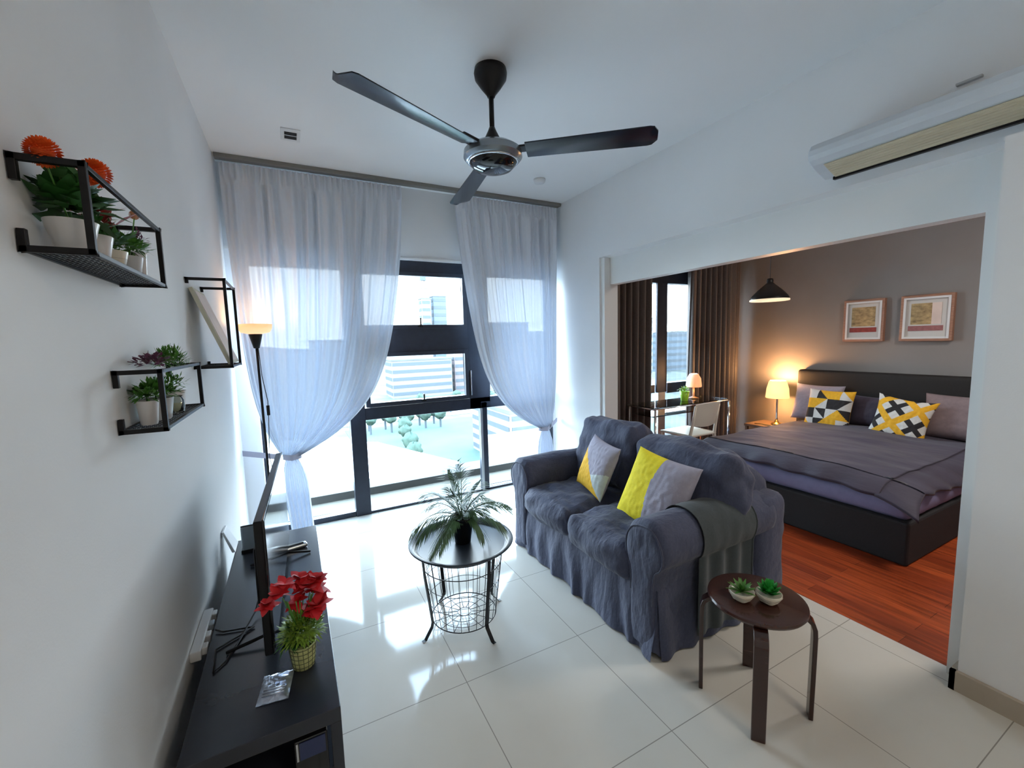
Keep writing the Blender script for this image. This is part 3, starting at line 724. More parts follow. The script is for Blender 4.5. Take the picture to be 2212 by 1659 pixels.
# potted palm on the tray
PX, PY, PZ = .735, 2.04, .4385
pp = thing('potted_palm', (PX, PY, PZ), 'artificial palm with long drooping fronds in a black pot on the basket table', 'potted plant')
MB().lathe([(.038, 0), (.042, .004), (.060, .125), (.064, .13), (.064, .145), (.058, .145), (.056, .13), (.001, .128)], (PX, PY, PZ), 32, cap1=False).build('pot', 'blackgloss', pp, angle=40)
rnd = random.Random(11)
def frond(a, L, el, droop, w):
    m = MB(); pts = []; p0 = Vector((PX, PY, PZ + .13)); n_ = 16
    d0 = Vector((math.cos(a) * math.cos(el), math.sin(a) * math.cos(el), math.sin(el)))
    for i in range(n_ + 1):
        t = i / n_; pts.append(p0 + d0 * L * t + Vector((0, 0, -droop * L * t * t)))
    m.tube(pts, [.0028 * (1 - .7 * i / n_) for i in range(n_ + 1)], 5)
    for i in range(2, n_ * 2 + 1):
        t = i / (n_ * 2); k = min(n_ - 1, int(t * n_)); f = t * n_ - k
        p = pts[k].lerp(pts[k + 1], f); tg = (pts[k + 1] - pts[k]).normalized(); sd = tg.cross(Vector((0, 0, 1))).normalized()
        ll = w * (.35 + 1.0 * math.sin(PI * min(1, t * .8 + .12)))
        for sg in (-1, 1):
            if i == n_ * 2 and sg == 1: continue
            dd = (tg * (.75 + .3 * t) + sd * sg * (.95 - .40 * t) + Vector((0, 0, .12 - .25 * rnd.random())))
            leaf(m, p, dd, ll * rnd.uniform(.8, 1.2), .0060, .45, 0, 2)
    m.build('frond', 'palm', pp, smooth=True)
for a, L, el, dr, w in ((95, .30, 1.40, .03, .11), (60, .27, 1.45, .02, .10), (200, .22, 1.25, .15, .09), (172, .33, .70, .70, .10), (186, .30, .62, .72, .07), (204, .27, .50, .95, .055),
                        (216, .23, .45, .80, .05), (312, .17, .75, 1.15, .07), (335, .27, .60, .80, .08), (0, .34, .62, .55, .10), (345, .31, .75, .50, .09),
                        (25, .34, .72, .62, .10), (60, .30, .8, .6, .09), (130, .30, .8, .6, .10), (152, .32, 1.0, .4, .10), (300, .16, 1.0, .5, .07), (328, .22, 1.1, .3, .08), (10, .26, 1.1, .25, .09), (120, .28, 1.25, .12, .10)):
    frond(math.radians(a), L, el, dr, w)

# ================================================================= TV BENCH AND WHAT STANDS ON IT
BX0, BX1, BY0, BY1, BZ = -.335, .052, 1.245, 2.66, .45
bn = thing('tv_bench', ((BX0 + BX1) / 2, (BY0 + BY1) / 2, 0), 'long low black-brown TV bench along the left wall', 'tv bench')
MB().box((BX0, BY0, BZ - .045), (BX1, BY1, BZ)).build('top_board', 'bench', bn, bevel=.002)
MB().box((BX0 + .01, BY0 + .01, .05), (BX1 - .012, BY1 - .01, .09)).build('bottom_shelf', 'bench', bn, bevel=.002)
MB().box((BX0 + .01, BY0 + .012, .235), (BX1 - .02, BY1 - .3, .26)).build('middle_shelf', 'bench', bn, bevel=.002)
MB().box((BX0, BY0 + .1, .03), (BX0 + .012, BY1, BZ - .045)).build('back_panel', 'bench', bn)
MB().box((BX0 + .012, BY1 - .03, 0), (BX1, BY1, BZ - .045)).build('end_panel', 'bench', bn, bevel=.002)
MB().box((BX0, BY0, 0), (BX0 + .03, BY0 + .1, BZ - .045)).build('leg', 'bench', bn, bevel=.002)
MB().box((BX1 - .03, BY0, 0), (BX1, BY0 + .03, BZ - .045)).build('leg', 'bench', bn, bevel=.002)
MB().box((BX1 - .018, BY0 + .35, .09), (BX1, BY1 - .03, BZ - .048)).build('front_panel', 'bench', bn, bevel=.002)
bx = thing('media_box', (-.03, 1.32, .26), 'small box with a dark blue glossy face in the open near end of the bench', 'media box')
MB().box((-.075, 1.255, .26), (.012, 1.40, .385)).build('body', 'blackgloss', bx, bevel=.004)
MB().box((-.062, 1.2525, .325), (.006, 1.2555, .378)).build('screen', 'bluescreen', bx)
MB().box((-.070, 1.2525, .325), (-.065, 1.2545, .378)).build('light_strip', 'potg', bx)

tvx, tvy = -.112, 1.985
tv = thing('television', (tvx, tvy, BZ + .002), 'slim black television seen nearly edge-on, standing on the bench', 'television', rz=math.radians(-2.2))
MB().box((-.018, -.475, .045), (.006, .475, .50)).build('back_cover', 'black', tv, local=True, bevel=.004)
MB().box((.006, -.475, .042), (.012, .475, .503)).build('bezel', 'blackgloss', tv, local=True, bevel=.002)
MB().box((.0122, -.465, .058), (.0132, .465, .494)).build('screen', mat('dark_tv_screen', (.012, .014, .018), .12), tv, local=True)
MB().box((-.050, -.30, .10), (-.018, .30, .34)).build('rear_housing', 'black', tv, local=True, bevel=.01)
for sy in (-1, 1):
    m = MB(); y_ = sy * .32
    m.tube([(-.004, y_, .06), (-.004, y_, .03), (-.15, y_ - .01, .005)], .006, 8); m.tube([(-.004, y_, .03), (.11, y_ + .01, .005)], .006, 8)
    m.build('stand_leg', 'black', tv, local=True, smooth=True)
# cable behind the TV
tag(MB().tube([(-.165, 2.0, .55), (-.20, 1.85, .47), (-.24, 1.72, .455), (-.27, 1.62, .455), (-.30, 1.58, .455), (-.31, 1.70, .455), (-.2, 1.775, .456), (-.3, 1.80, .456), (-.325, 1.82, .46)], .0035, 6).build('power_cable', 'cord', smooth=True), 'thin black cable lying behind the television on the bench', 'cable')
# power strip and plugs against the wall
ps = thing('power_strip', (-.362, 1.75, .40), 'white power strip with plugs low on the left wall beside the bench', 'power strip')
MB().box((X0 + .001, 1.72, .42), (X0 + .034, 2.0, .455)).build('strip', 'plastic', ps, bevel=.004)
for i, y in enumerate((1.74, 1.81, 1.88, 1.95)):
    MB().box((X0 + .032, y, .424), (X0 + .050, y + .036, .451)).build('plug', 'plastic' if i != 2 else 'greyplastic', ps, bevel=.004)
# wifi box and panel at the far end
rt_ = thing('router', (-.29, 2.50, BZ), 'grey translucent router box standing upright at the far end of the bench', 'router')
MB().box((-.30, 2.485, BZ), (-.205, 2.515, BZ + .135)).build('case', 'greyplastic', rt_, bevel=.008)
MB().box((-.304, 2.48, BZ), (-.201, 2.52, BZ + .012)).build('foot', 'black', rt_, bevel=.003)
MB().tube([(-.298, 2.488, BZ + .137), (-.205, 2.488, BZ + .137)], .003, 6).build('top_edge', 'black', rt_, smooth=True)
pl = thing('wall_box', (-.37, 2.56, .455), 'white fibre terminal box leaning on the left wall behind the bench', 'terminal box')
MB().add([(-.345, 2.50, .455), (-.345, 2.63, .455), (-.386, 2.63, .56), (-.386, 2.53, .56), (-.330, 2.50, .455), (-.330, 2.63, .455), (-.376, 2.63, .56), (-.376, 2.53, .56)],
         [(0, 1, 2, 3), (4, 5, 6, 7), (0, 1, 5, 4), (1, 2, 6, 5), (2, 3, 7, 6), (3, 0, 4, 7)]).build('panel', 'plastic', pl, bevel=.002)
# remote on the bench
rm = thing('remote_control', (-.065, 2.39, BZ), 'small silver and black gadget lying on the far end of the bench', 'remote control', rz=math.radians(12))
m = MB(); soft_box(m, (0, 0, .012), (.13, .04, .022), r=.010, n=10, wr=0); m.build('body', 'chrome', rm, local=True, smooth=True)
m = MB(); soft_box(m, (0.005, 0, .0245), (.085, .022, .006), r=.0028, n=8, wr=0); m.build('keypad', 'black', rm, local=True, smooth=True)
# silver pouch
po = MB()
def pf(u, v, s=1):
    a = u * 2 - 1; b = v * 2 - 1
    return (a * .043, b * .060, .003 + s * (.010 * (1 - a ** 4) * (1 - b ** 4) + .003 * noise.noise(Vector((a * 3, b * 4, s))) * (1 - a ** 8)) + (0 if s > 0 else .010))
po.grid(lambda u, v: pf(u, v, 1), 24, 30); po.grid(lambda u, v: (pf(u, v, 1)[0], pf(u, v, 1)[1], .001), 24, 30, flip=True)
for q in range(3):
    po.tube([(-.03, -.018 - q * .011, .0135), (.03, -.018 - q * .011, .0135)], .0028, 6)
o = po.build('foil_pouch', 'pouch', local=True, smooth=True); o.location = (-.118, 1.415, BZ + .001); o.rotation_euler = (0, 0, math.radians(-8))
tag(o, 'crinkled silver plastic pouch lying on the bench in front of the flower basket', 'pouch')

# red flowers in a woven basket
fx, fy = -.038, 1.478
fl = thing('flower_basket', (fx, fy, BZ), 'red silk flowers over yellow-green leaves in a small cream basket on the TV bench', 'flower pot')
MB().lathe([(.030, 0), (.032, .002), (.036, .03), (.040, .075), (.041, .08), (.037, .08), (.035, .06)], (fx, fy, BZ), 30, cap1=False).build('basket', 'basket', fl, smooth=True)
m = MB()
for z in (.012, .028, .044, .060, .075):
    r_ = .0325 + .0085 * z / .075
    m.tube([(fx + (r_ + .0005) * math.cos(q / 30 * 2 * PI), fy + (r_ + .0005) * math.sin(q / 30 * 2 * PI), BZ + z) for q in range(30)], .0011, 5, closed=True)
for q in range(16):
    a = q / 16 * 2 * PI; m.tube([(fx + .0325 * math.cos(a), fy + .0325 * math.sin(a), BZ + .002), (fx + .0415 * math.cos(a), fy + .0415 * math.sin(a), BZ + .078)], .0011, 5)
m.build('weave', mat('dark_basket_weave', (.10, .11, .05), .7), fl, smooth=True)
rnd = random.Random(5)
m = MB(); bush(m, (fx, fy, BZ + .125), .058, .065, 950, .024, .007, up=.1, rnd=rnd, core=.3); m.build('foliage', 'leafy', fl)
m = MB(); bush(m, (fx - .03, fy, BZ + .10), .03, .05, 160, .026, .010, up=-.2, rnd=rnd, core=.3); m.build('dark_foliage', 'leaf', fl)
m = MB()
for q in range(9):
    a = rnd.uniform(0, 6.28); m.tube([(fx, fy, BZ + .07), (fx + .02 * math.cos(a), fy + .02 * math.sin(a), BZ + .16), (fx + .045 * math.cos(a), fy + .045 * math.sin(a), BZ + .25)], .0018, 5)
m.build('stems', 'leafb', fl)
def silk(cx, cy, cz, s, seed):
    m = MB(); rr = random.Random(seed)
    for i in range(16):
        a = i * 2.4; el = rr.uniform(-.3, 1.0)
        d = Vector((math.cos(a) * math.cos(el), math.sin(a) * math.cos(el), math.sin(el)))
        leaf(m, (cx, cy, cz), d, s * rr.uniform(.8, 1.2), s * .8, rr.uniform(0, .5), 0, 4)
    m.build('flower', 'redpetal', fl, smooth=True)
for i, (dx, dy, dz, s) in enumerate(((.03, 0, .27, .045), (.045, .03, .24, .045), (.055, -.02, .205, .045), (.01, .03, .285, .04), (.035, -.01, .185, .04), (-.005, .01, .22, .035), (-.055, -.035, .285, .034), (-.035, -.01, .30, .034), (-.085, -.04, .26, .032), (.06, .01, .28, .035))):
    silk(fx + dx, fy + dy, BZ + dz, s, i)

# ================================================================= FLOOR LAMP
lx, ly = -.215, 3.42
lp = thing('floor_lamp', (lx, ly, 0), 'tall thin black uplighter floor lamp with a glowing amber bowl in the window corner', 'floor lamp')
MB().lathe([(.115, 0), (.118, .006), (.112, .014), (.02, .022), (.012, .03)], (lx, ly, 0), 36).build('base', 'black', lp, angle=40)
MB().tube([(lx, ly, .02), (lx + .005, ly, .8), (lx, ly, 1.52)], .0085, 10).build('pole', 'black', lp, smooth=True)
MB().lathe([(.016, 1.49), (.020, 1.495), (.042, 1.585), (.040, 1.592)], (lx, ly, 0), 28).build('shade_holder', 'black', lp, angle=40)
MB().lathe([(.040, 1.588), (.088, 1.60), (.103, 1.625), (.106, 1.655), (.103, 1.655), (.099, 1.626), (.085, 1.606), (.03, 1.594)], (lx, ly, 0), 40, cap0=False, cap1=False).build('lamp_shade', shade_mat('amber_lit_shade', (1, .40, .12), .30), lp, smooth=True)
MB().tube([(lx + .01, ly - .01, 1.50), (lx + .018, ly - .02, 1.3), (lx + .04, ly - .02, 1.12), (lx + .035, ly - .02, .98), (lx + .02, ly - .01, .72), (lx + .05, ly - .02, .5), (lx + .02, ly, .12)], .0028, 6).build('cord', 'cord', lp, smooth=True)
MB().box((lx + .028, ly - .032, 1.02), (lx + .048, ly - .012, 1.09)).build('inline_switch', 'black', lp, bevel=.003)
point('floor_lamp_bulb', (lx, ly, 1.66), .4, (1, .62, .32), .04)

# ================================================================= WALL SHELVES (black steel frames)
def bar(m, a, b, t=.006):
    a = Vector(a); b = Vector(b)
    m.box((min(a.x, b.x) - t, min(a.y, b.y) - t, min(a.z, b.z) - t), (max(a.x, b.x) + t, max(a.y, b.y) + t, max(a.z, b.z) + t))
def shelf(label, xa, xf, ya, yb, z0, z1, t, tray=True, closed_wall=False, gap=.045):
    sh = thing('wall_shelf', (xa, (ya + yb) / 2, z0), label, 'wall shelf')
    for y in (ya, yb):
        m = MB()
        bar(m, (xa + .002 + t, y, z1), (xf, y, z1), t); bar(m, (xa + .002 + t, y, z0), (xf, y, z0), t); bar(m, (xf, y, z0), (xf, y, z1), t)
        bar(m, (xa + .002 + t, y, z1 - gap * .7), (xa + .002 + t, y, z1), t); bar(m, (xa + .002 + t, y, z0), (xa + .002 + t, y, z0 + gap * .6), t)
        m.build('end_frame', 'black', sh, bevel=.001)
    for z in (z0, z1):
        m = MB(); bar(m, (xf, ya, z), (xf, yb, z), t * .8); m.build('rail', 'black', sh, bevel=.001)
    m = MB(); bar(m, (xa + .004, ya, z0), (xa + .004, yb, z0), .003)
    if tray:
        x = xa + .008
        while x < xf:
            bar(m, (x, ya, z0 + .001), (x, yb, z0 + .001), .0012); x += .0085
        y = ya
        while y < yb:
            bar(m, (xa + .005, y, z0 + .002), (xf, y, z0 + .002), .0009); y += .02
    m.build('mesh_tray', 'black', sh)
    return sh
shelf('long low black steel box shelf, highest on the left wall, full of potted plants', X0, -.297, 1.013, 1.48, 1.673, 1.82, .0055)
shelf('small black steel box shelf, lowest on the left wall, with two leafy pots', X0, -.297, 1.345, 1.84, 1.300, 1.446, .0055)
shelf('tall empty-looking black steel frame shelf nearest the window holding a leaning picture', X0, -.247, 2.30, 2.65, 1.415, 1.803, .006, gap=.02)

# leaning picture in the tall shelf
pc = thing('leaning_picture', (-.32, 2.46, 1.425), 'cream-edged board with a pale pink print leaning inside the tall wall shelf', 'picture')
a = Vector((-.383, 0, 1.765)); b = Vector((-.262, 0, 1.424)); n_ = Vector(((b - a).z, 0, -(b - a).x)).normalized(); n_ = n_ if n_.x > 0 else -n_
def slab(o0, o1, y0_, y1_, e0=0, e1=1):
    A = a.lerp(b, e0); B = a.lerp(b, e1); vs = []
    for y in (y0_, y1_):
        for P_ in (A + n_ * o0, B + n_ * o0, B + n_ * o1, A + n_ * o1): vs.append((P_.x, y, P_.z))
    return MB().add(vs, [(0, 1, 2, 3), (7, 6, 5, 4), (0, 1, 5, 4), (1, 2, 6, 5), (2, 3, 7, 6), (3, 0, 4, 7)])
slab(0, .016, 2.315, 2.60).build('board', 'canvas', pc, bevel=.001)
slab(.016, .0175, 2.33, 2.585, .04, .96).build('print', 'pinkprint', pc)

def small_plant(x, y, z, label, r0, r1, h, pm, leaves, flowers=(), cat='potted plant', name='potted_plant', seed=1):
    t = thing(name, (x, y, z), label, cat); pot(t, (x, y, z), r0, r1, h, pm)
    rr = random.Random(seed)
    for (m_, n_, dx, dy, dz, rx, rz_, L, w, up_) in leaves:
        m = MB(); bush(m, (x + dx, y + dy, z + h + dz), rx, rz_, n_, L, w, up=up_, rnd=rr, core=.35); m.build('foliage', m_, t)
        MB().tube([(x, y, z + h - .015), (x + dx * .6, y + dy * .6, z + h + dz * .6)], .0025, 5).build('stem', 'leaf', t)
    for (m_, dx, dy, dz, r_) in flowers:
        m = MB()
        c = Vector((x + dx, y + dy, z + h + dz))
        for i in range(260):
            zc = 1 - 2 * (i + .5) / 260; a_ = i * 2.39996; rq = math.sqrt(1 - zc * zc); d = Vector((rq * math.cos(a_), rq * math.sin(a_), zc))
            leaf(m, c + d * r_ * .62, d, r_ * .36, r_ * .28, .05, 0, 2)
        m.lathe([(.001, -r_ * .6), (r_ * .45, -r_ * .4), (r_ * .6, 0), (r_ * .45, r_ * .4), (.001, r_ * .6)], c, 12)
        m.build('flower', m_, t, smooth=True)
        MB().tube([(x, y, z + h - .01), (x + dx * .6, y + dy * .6, z + h + dz * .5), (x + dx, y + dy, z + h + dz - r_ * .4)], .0015, 5).build('flower_stem', 'leafb', t)
XS = -.343; T1 = 1.679; T2 = 1.306
small_plant(XS, 1.085, T1, 'broad dark green plant with an orange pompom in the widest pot, highest shelf', .024, .038, .058, 'potw',
            [('leaf', 130, 0, 0, .030, .036, .040, .042, .028, .2)], [('orpetal', -.005, -.06, .10, .026)], seed=3)
small_plant(XS, 1.185, T1, 'red-leaved plant with a tall round orange pompom flower, highest shelf', .020, .030, .055, 'potw',
            [('redleaf', 22, 0, .02, .05, .018, .03, .045, .015, .5), ('leaf', 30, 0, .01, .02, .02, .02, .035, .014, .3)], [('orpetal', 0, .05, .142, .030)], seed=4)
small_plant(XS, 1.275, T1, 'pointed dark green and red leaves in a cream pot on the highest shelf', .020, .029, .042, 'potc',
            [('redleaf', 16, 0, 0, .045, .02, .02, .05, .012, .2), ('leaf', 40, 0, 0, .02, .025, .02, .04, .016, .3)], seed=6)
small_plant(XS, 1.385, T1, 'bushy bright green herb with a peach bloom in a grey pot, highest shelf', .022, .030, .050, 'potg',
            [('leafb', 260, 0, 0, .022, .036, .028, .020, .009, .2)], [('peach', .01, .05, .115, .012)], seed=7)
small_plant(XS, 1.465, T1, 'slim pale pot with a few dark twigs behind the bushy herb on the highest shelf', .015, .020, .075, 'potw',
            [('purple', 60, 0, 0, .03, .02, .03, .014, .006, .3)], seed=17)
small_plant(XS, 1.49, T2, 'dark green leafy plant with purple tops in a wide grey pot on the lowest shelf', .030, .038, .060, 'potg',
            [('leafb', 300, 0, -.01, .018, .048, .026, .024, .012, .2), ('purple', 110, 0, 0, .10, .044, .022, .020, .012, .2)], seed=8)
small_plant(XS, 1.675, T2, 'feathery green plant rising above a pale grey pot on the lowest shelf', .026, .034, .062, 'potw',
            [('leafb', 200, 0, 0, .025, .034, .03, .018, .005, .3), ('leafb', 620, 0, 0, .09, .050, .050, .020, .0055, .4)], seed=9)
small_plant(XS, 1.405, T2, 'pale green trailing herb in a slim white pot, near end of lowest shelf', .018, .024, .062, 'potw',
            [('leafb', 90, 0, 0, .012, .03, .018, .018, .008, .0)], seed=10)
jr = thing('glass_jar', (-.325, 1.60, T2), 'small clear glass jar with pale sand between the pots on the lowest shelf', 'jar')
MB().lathe([(.018, 0), (.022, .004), (.022, .04), (.018, .048), (.019, .054), (.0165, .054), (.016, .048), (.020, .04), (.020, .006), (.001, .005)], (-.325, 1.60, T2), 28, cap1=False).build('glass', 'clear', jr, smooth=True)
MB().lathe([(.001, .006), (.0195, .006), (.0195, .03), (.001, .032)], (-.325, 1.60, T2), 20, cap0=False, cap1=False).build('sand', mat('pale_sand', (.45, .40, .28), .9), jr, smooth=True)

# ================================================================= BED
bed = thing('bed', (4.35, 1.95, 0), 'wide black fabric bed with tall headboard, lilac mattress cover and dark plum duvet', 'bed')
BYa, BYb = 1.115, 2.83
MB().box((3.35, BYa, 0), (5.36, BYb, .285)).build('base', 'divan', bed, bevel=.015)
m = MB(); soft_box(m, (4.36, (BYa + BYb) / 2, .355), (1.98, BYb - BYa - .02, .15), r=.055, n=26, puff=.004, wr=.004); m.build('mattress', 'mattress', bed, smooth=True)
m = MB(); soft_box(m, (5.395, (BYa + BYb) / 2 + .02, .53), (.10, BYb - BYa + .10, 1.06), r=.035, n=20, wr=.002); m.build('headboard', 'headb', bed, smooth=True)
# duvet: top sheet with hanging edges
def duv(u, v, off=0):
    x = 3.39 + 1.77 * u; y = BYa + .035 + (BYb - BYa - .04) * v
    X = x; Y = y; z = .500 + .018 * noise.noise(Vector((x * 2.2, y * 2.2, 1))) + .010 * noise.noise(Vector((x * 6, y * 4, 2))) + .03 * math.sin(PI * v) 
    # distance past the soft edge
    d = 0
    ex = .07
    if u < ex:
        k = (ex - u) / ex; z -= (.075 + .03 * noise.noise(Vector((y * 4, 0, 0)))) * k ** 2.0; X += .055 * (1 - k) - .045 * math.sin(k * PI / 2) * 1 + .012 * math.sin(y * 26) * k
    ev = .07
    if v < ev:
        k = (ev - v) / ev; z -= (.060 + .025 * math.sin(x * 5) + .02 * noise.noise(Vector((x * 5, 3, 0)))) * k ** 2; Y += .06 * (1 - k) - .045 * math.sin(k * PI / 2) + .012 * math.sin(x * 24) * k
    if v > 1 - ev:
        k = (v - 1 + ev) / ev; z -= .12 * k ** 2; Y -= .06 * (1 - k) - .03 * math.sin(k * PI / 2)
    if u < ex and v < ev: ku = (ex - u) / ex; kv = (ev - v) / ev; z -= .05 * ku * kv; X -= .05 * ku * kv; Y -= .05 * ku * kv
    return Vector((X, Y, z - off))
m = MB(); m.grid(lambda u, v: duv(u ** 1.4, v), 120, 120); m.grid(lambda u, v: duv(u ** 1.4, v, .018), 120, 120, flip=True)
for e in (0, 1):
    m.grid(lambda u, v, e=e: duv(e, u, .018 * v), 120, 1); m.grid(lambda u, v, e=e: duv(u ** 1.4, e, .018 * v), 120, 1)
m.build('duvet', 'duvet', bed, smooth=True)

def tri(u, v):       # yellow black white triangle quilt
    i = int(u * 4); j = int(v * 4); fu = u * 4 - i; fv = v * 4 - j
    up_ = fv > fu if (i + j) % 2 else fv > 1 - fu
    return [0, 1, 2, 0, 2, 1, 0, 1, 2, 1, 0][(i * 3 + j * 5 + (4 if up_ else 0)) % 11]
def crosses(u, v):
    a = (u - v) * .7 + .5; b = (u + v) * .7
    fa = (a * 1.9 + .1) % 1; fb = (b * 1.9 + .1) % 1
    if fa < .24 or fb < .24: return 0
    ca_ = abs(fa - .62) < .10; cb_ = abs(fb - .62) < .10
    if ca_ or cb_: return 1
    return 2
pil = 5.20
cushion('bed_pillow', .50, .42, .16, lambda u, v: 0, ['lilac'], 'plain lilac grey pillow against the headboard at the far side of the bed', (5.245, 2.62, .70), rot_from((0, -1, 0), (.28, 0, 1)), 'pillow', seed=4, n=30)
cushion('bed_pillow', .40, .33, .14, lambda u, v: 0, [M['duvet']], 'dark grey quilted pillow between the two patterned cushions on the bed', (5.225, 2.09, .665), rot_from((0, -1, 0), (.28, 0, 1)), 'pillow', seed=5, n=30)
cushion('bed_pillow', .58, .42, .17, lambda u, v: 0, ['mauve'], 'mauve grey pillow against the headboard nearest the door frame', (5.22, 1.42, .70), rot_from((0, -1, 0), (.34, 0, 1)), 'pillow', seed=6, n=30)
cushion('bed_cushion', .44, .44, .13, tri, ['bedyellow', 'bcblack', 'bcwhite'], 'yellow, black and white triangle-pattern cushion leaning on the far side of the bed head', (5.08, 2.42, .66), rot_from((0, -1, 0), (.30, 0, 1)), seed=7, n=96)
cushion('bed_cushion', .45, .43, .13, crosses, ['bedyellow', 'bcblack', 'bcwhite'], 'marigold cushion with black crosses leaning crooked in the middle of the bed head', (5.05, 1.80, .655), rot_from((.0, -1, -.12), (.32, -.10, 1)), seed=8, n=110, pin=.13)

# ================================================================= PICTURES
def picture(ya, yb, z0, z1, label, red, shift):
    p = thing('framed_picture', (X2, (ya + yb) / 2, z0), label, 'picture'); d = .045; t = .022
    m = MB(); m.box((X2 - d, ya, z0), (X2 - .001, ya + t, z1)).box((X2 - d, yb - t, z0), (X2 - .001, yb, z1)).box((X2 - d, ya + t, z0), (X2 - .001, yb - t, z0 + t)).box((X2 - d, ya + t, z1 - t), (X2 - .001, yb - t, z1))
    m.build('frame', 'framewood', p, bevel=.002)
    m = MB(); q = .018
    m.box((X2 - d - .002, ya + t, z0 + t), (X2 - d + .008, ya + t + q, z1 - t)).box((X2 - d - .002, yb - t - q, z0 + t), (X2 - d + .008, yb - t, z1 - t)).box((X2 - d - .002, ya + t + q, z0 + t), (X2 - d + .008, yb - t - q, z0 + t + q)).box((X2 - d - .002, ya + t + q, z1 - t - q), (X2 - d + .008, yb - t - q, z1 - t))
    m.build('inner_frame', 'plastic', p, bevel=.001)
    MB().box((X2 - .03, ya + t, z0 + t), (X2 - .026, yb - t, z1 - t)).build('mat_board', 'matboard', p)
    w = yb - ya; h = z1 - z0
    MB().box((X2 - .0325, ya + w * .22, z0 + h * .36), (X2 - .030, yb - w * .20, z1 - h * .18)).build('collage', 'collage', p)
    MB().box((X2 - .034, ya + w * .18, z0 + h * .22), (X2 - .030, yb - w * .16, z0 + h * .33)).build('red_band', red, p)
    if shift: MB().box((X2 - .0335, ya + w * .22, z0 + h * .36), (X2 - .0325, ya + w * .40, z1 - h * .18)).build('pale_strip', 'pinkprint', p)
picture(2.115, 2.475, 1.385, 1.825, 'square wooden-framed collage with a dark red band, left of the two above the bed', 'redpaper', False)
picture(1.60, 1.985, 1.385, 1.825, 'square wooden-framed collage with a faded red band, right of the two above the bed', 'palered', True)

# ================================================================= NIGHTSTAND, LAMPS
ns = thing('nightstand', (5.24, 3.12, 0), 'small light wood nightstand mostly hidden behind the bed under the table lamp', 'nightstand')
MB().box((5.03, 2.93, .34), (5.44, 3.34, .37)).build('top', 'nwood', ns, bevel=.003)
for x in (5.04, 5.40):
    for y in (2.94, 3.30): MB().box((x, y, 0), (x + .03, y + .03, .34)).build('leg', 'nwood', ns, bevel=.002)
MB().box((5.05, 2.95, .14), (5.42, 3.32, .16)).build('lower_shelf', 'nwood', ns)
bx_, by_ = 5.26, 3.07
bl_ = thing('table_lamp', (bx_, by_, .37), 'lit table lamp with cream shade and clear glass stem beside the bed', 'table lamp')
MB().lathe([(.06, 0), (.062, .006), (.05, .018), (.03, .03), (.018, .05), (.014, .06)], (bx_, by_, .37), 28).build('base', 'gold', bl_, smooth=True)
MB().lathe([(.013, .06), (.016, .075), (.011, .09), (.011, .31), (.014, .32), (.014, .34)], (bx_, by_, .37), 20).build('stem', 'chrome', bl_, smooth=True)
MB().lathe([(.125, .335), (.128, .338), (.118, .45), (.096, .535), (.085, .548), (.08, .545), (.09, .53), (.112, .45), (.121, .338)], (bx_, by_, .37), 40, cap0=False, cap1=False).build('lamp_shade', shade_mat('warm_lit_shade', (1, .55, .16), .5), bl_, smooth=True)
MB().lathe([(.001, -.03), (.02, -.02), (.027, 0), (.02, .02), (.001, .03)], (bx_, by_, .80), 16, cap0=False, cap1=False).build('bulb', emission('warm_bulb', (1, .75, .4), 5), bl_, smooth=True)
point('table_lamp_bulb', (bx_, by_, .93), 8.5, (1, .50, .20), .04)
point('table_lamp_bulb_low', (bx_, by_, .70), 2.2, (1, .50, .20), .04)
tag(MB().tube([(5.10, 3.00, .378), (5.12, 3.06, .376), (5.10, 3.12, .378), (5.13, 3.18, .376), (5.09, 3.24, .378)], .006, 8).build('bead_string', 'gold', smooth=True), 'short string of gold beads lying on the nightstand beside the lamp', 'beads')

pd = thing('pendant_lamp', (4.3, 2.625, ZC), 'black dome pendant lamp with cream underside hanging in the bedroom', 'pendant lamp')
MB().tube([(4.3, 2.625, ZC), (4.3, 2.625, 2.03)], .003, 6).build('cord', 'cord', pd, smooth=True)
MB().lathe([(.04, 0), (.04, -.02), (.01, -.03)], (4.3, 2.625, ZC), 20).build('ceiling_rose', 'black', pd, smooth=True)
MB().lathe([(.012, 2.045), (.026, 2.04), (.030, 2.02), (.028, 2.0), (.055, 1.975), (.105, 1.93), (.155, 1.875), (.172, 1.845), (.174, 1.832), (.168, 1.832), (.150, 1.87), (.10, 1.922), (.03, 1.98)], (4.3, 2.625, 0), 40, cap1=False).build('lamp_shade', 'black', pd, smooth=True)
MB().lathe([(.176, 1.836), (.177, 1.822), (.170, 1.820), (.001, 1.824)], (4.3, 2.625, 0), 40, cap0=False).build('diffuser', mat('cream_diffuser', (.75, .66, .5), .5, emit=(1, .8, .55), estr=.2), pd, angle=40)

# ================================================================= DESK, CHAIR AND THINGS ON THE DESK
dk = thing('glass_desk', (3.93, 3.37, 0), 'clear glass desk with chrome legs in front of the bedroom window', 'desk')
DX0, DX1, DY0, DY1 = 3.30, 4.50, 3.18, 3.56
MB().box((DX0, DY0, .742), (DX1, DY1, .752)).build('glass_top', 'clear', dk, bevel=.003)
MB().tube([(DX0, DY0, .735), (DX1 - .03, DY0, .735), (DX1, DY0 + .03, .735), (DX1, DY1, .735), (DX0, DY1, .735)], .009, 8, closed=True).build('top_rail', 'chrome', dk, smooth=True)
MB().box((DX0 + .05, DY0 + .05, .64), (DX1 - .05, DY1 - .03, .647)).build('lower_shelf', 'clear', dk)
for x in (DX0 + .02, DX1 - .0):
    for y in (DY0, DY1): MB().tube([(x, y, 0), (x, y, .73)], .012, 10).build('leg', 'chrome', dk, smooth=True)
ch = thing('desk_chair', (3.80, 3.12, 0), 'white moulded plastic chair pulled up to the glass desk', 'chair')
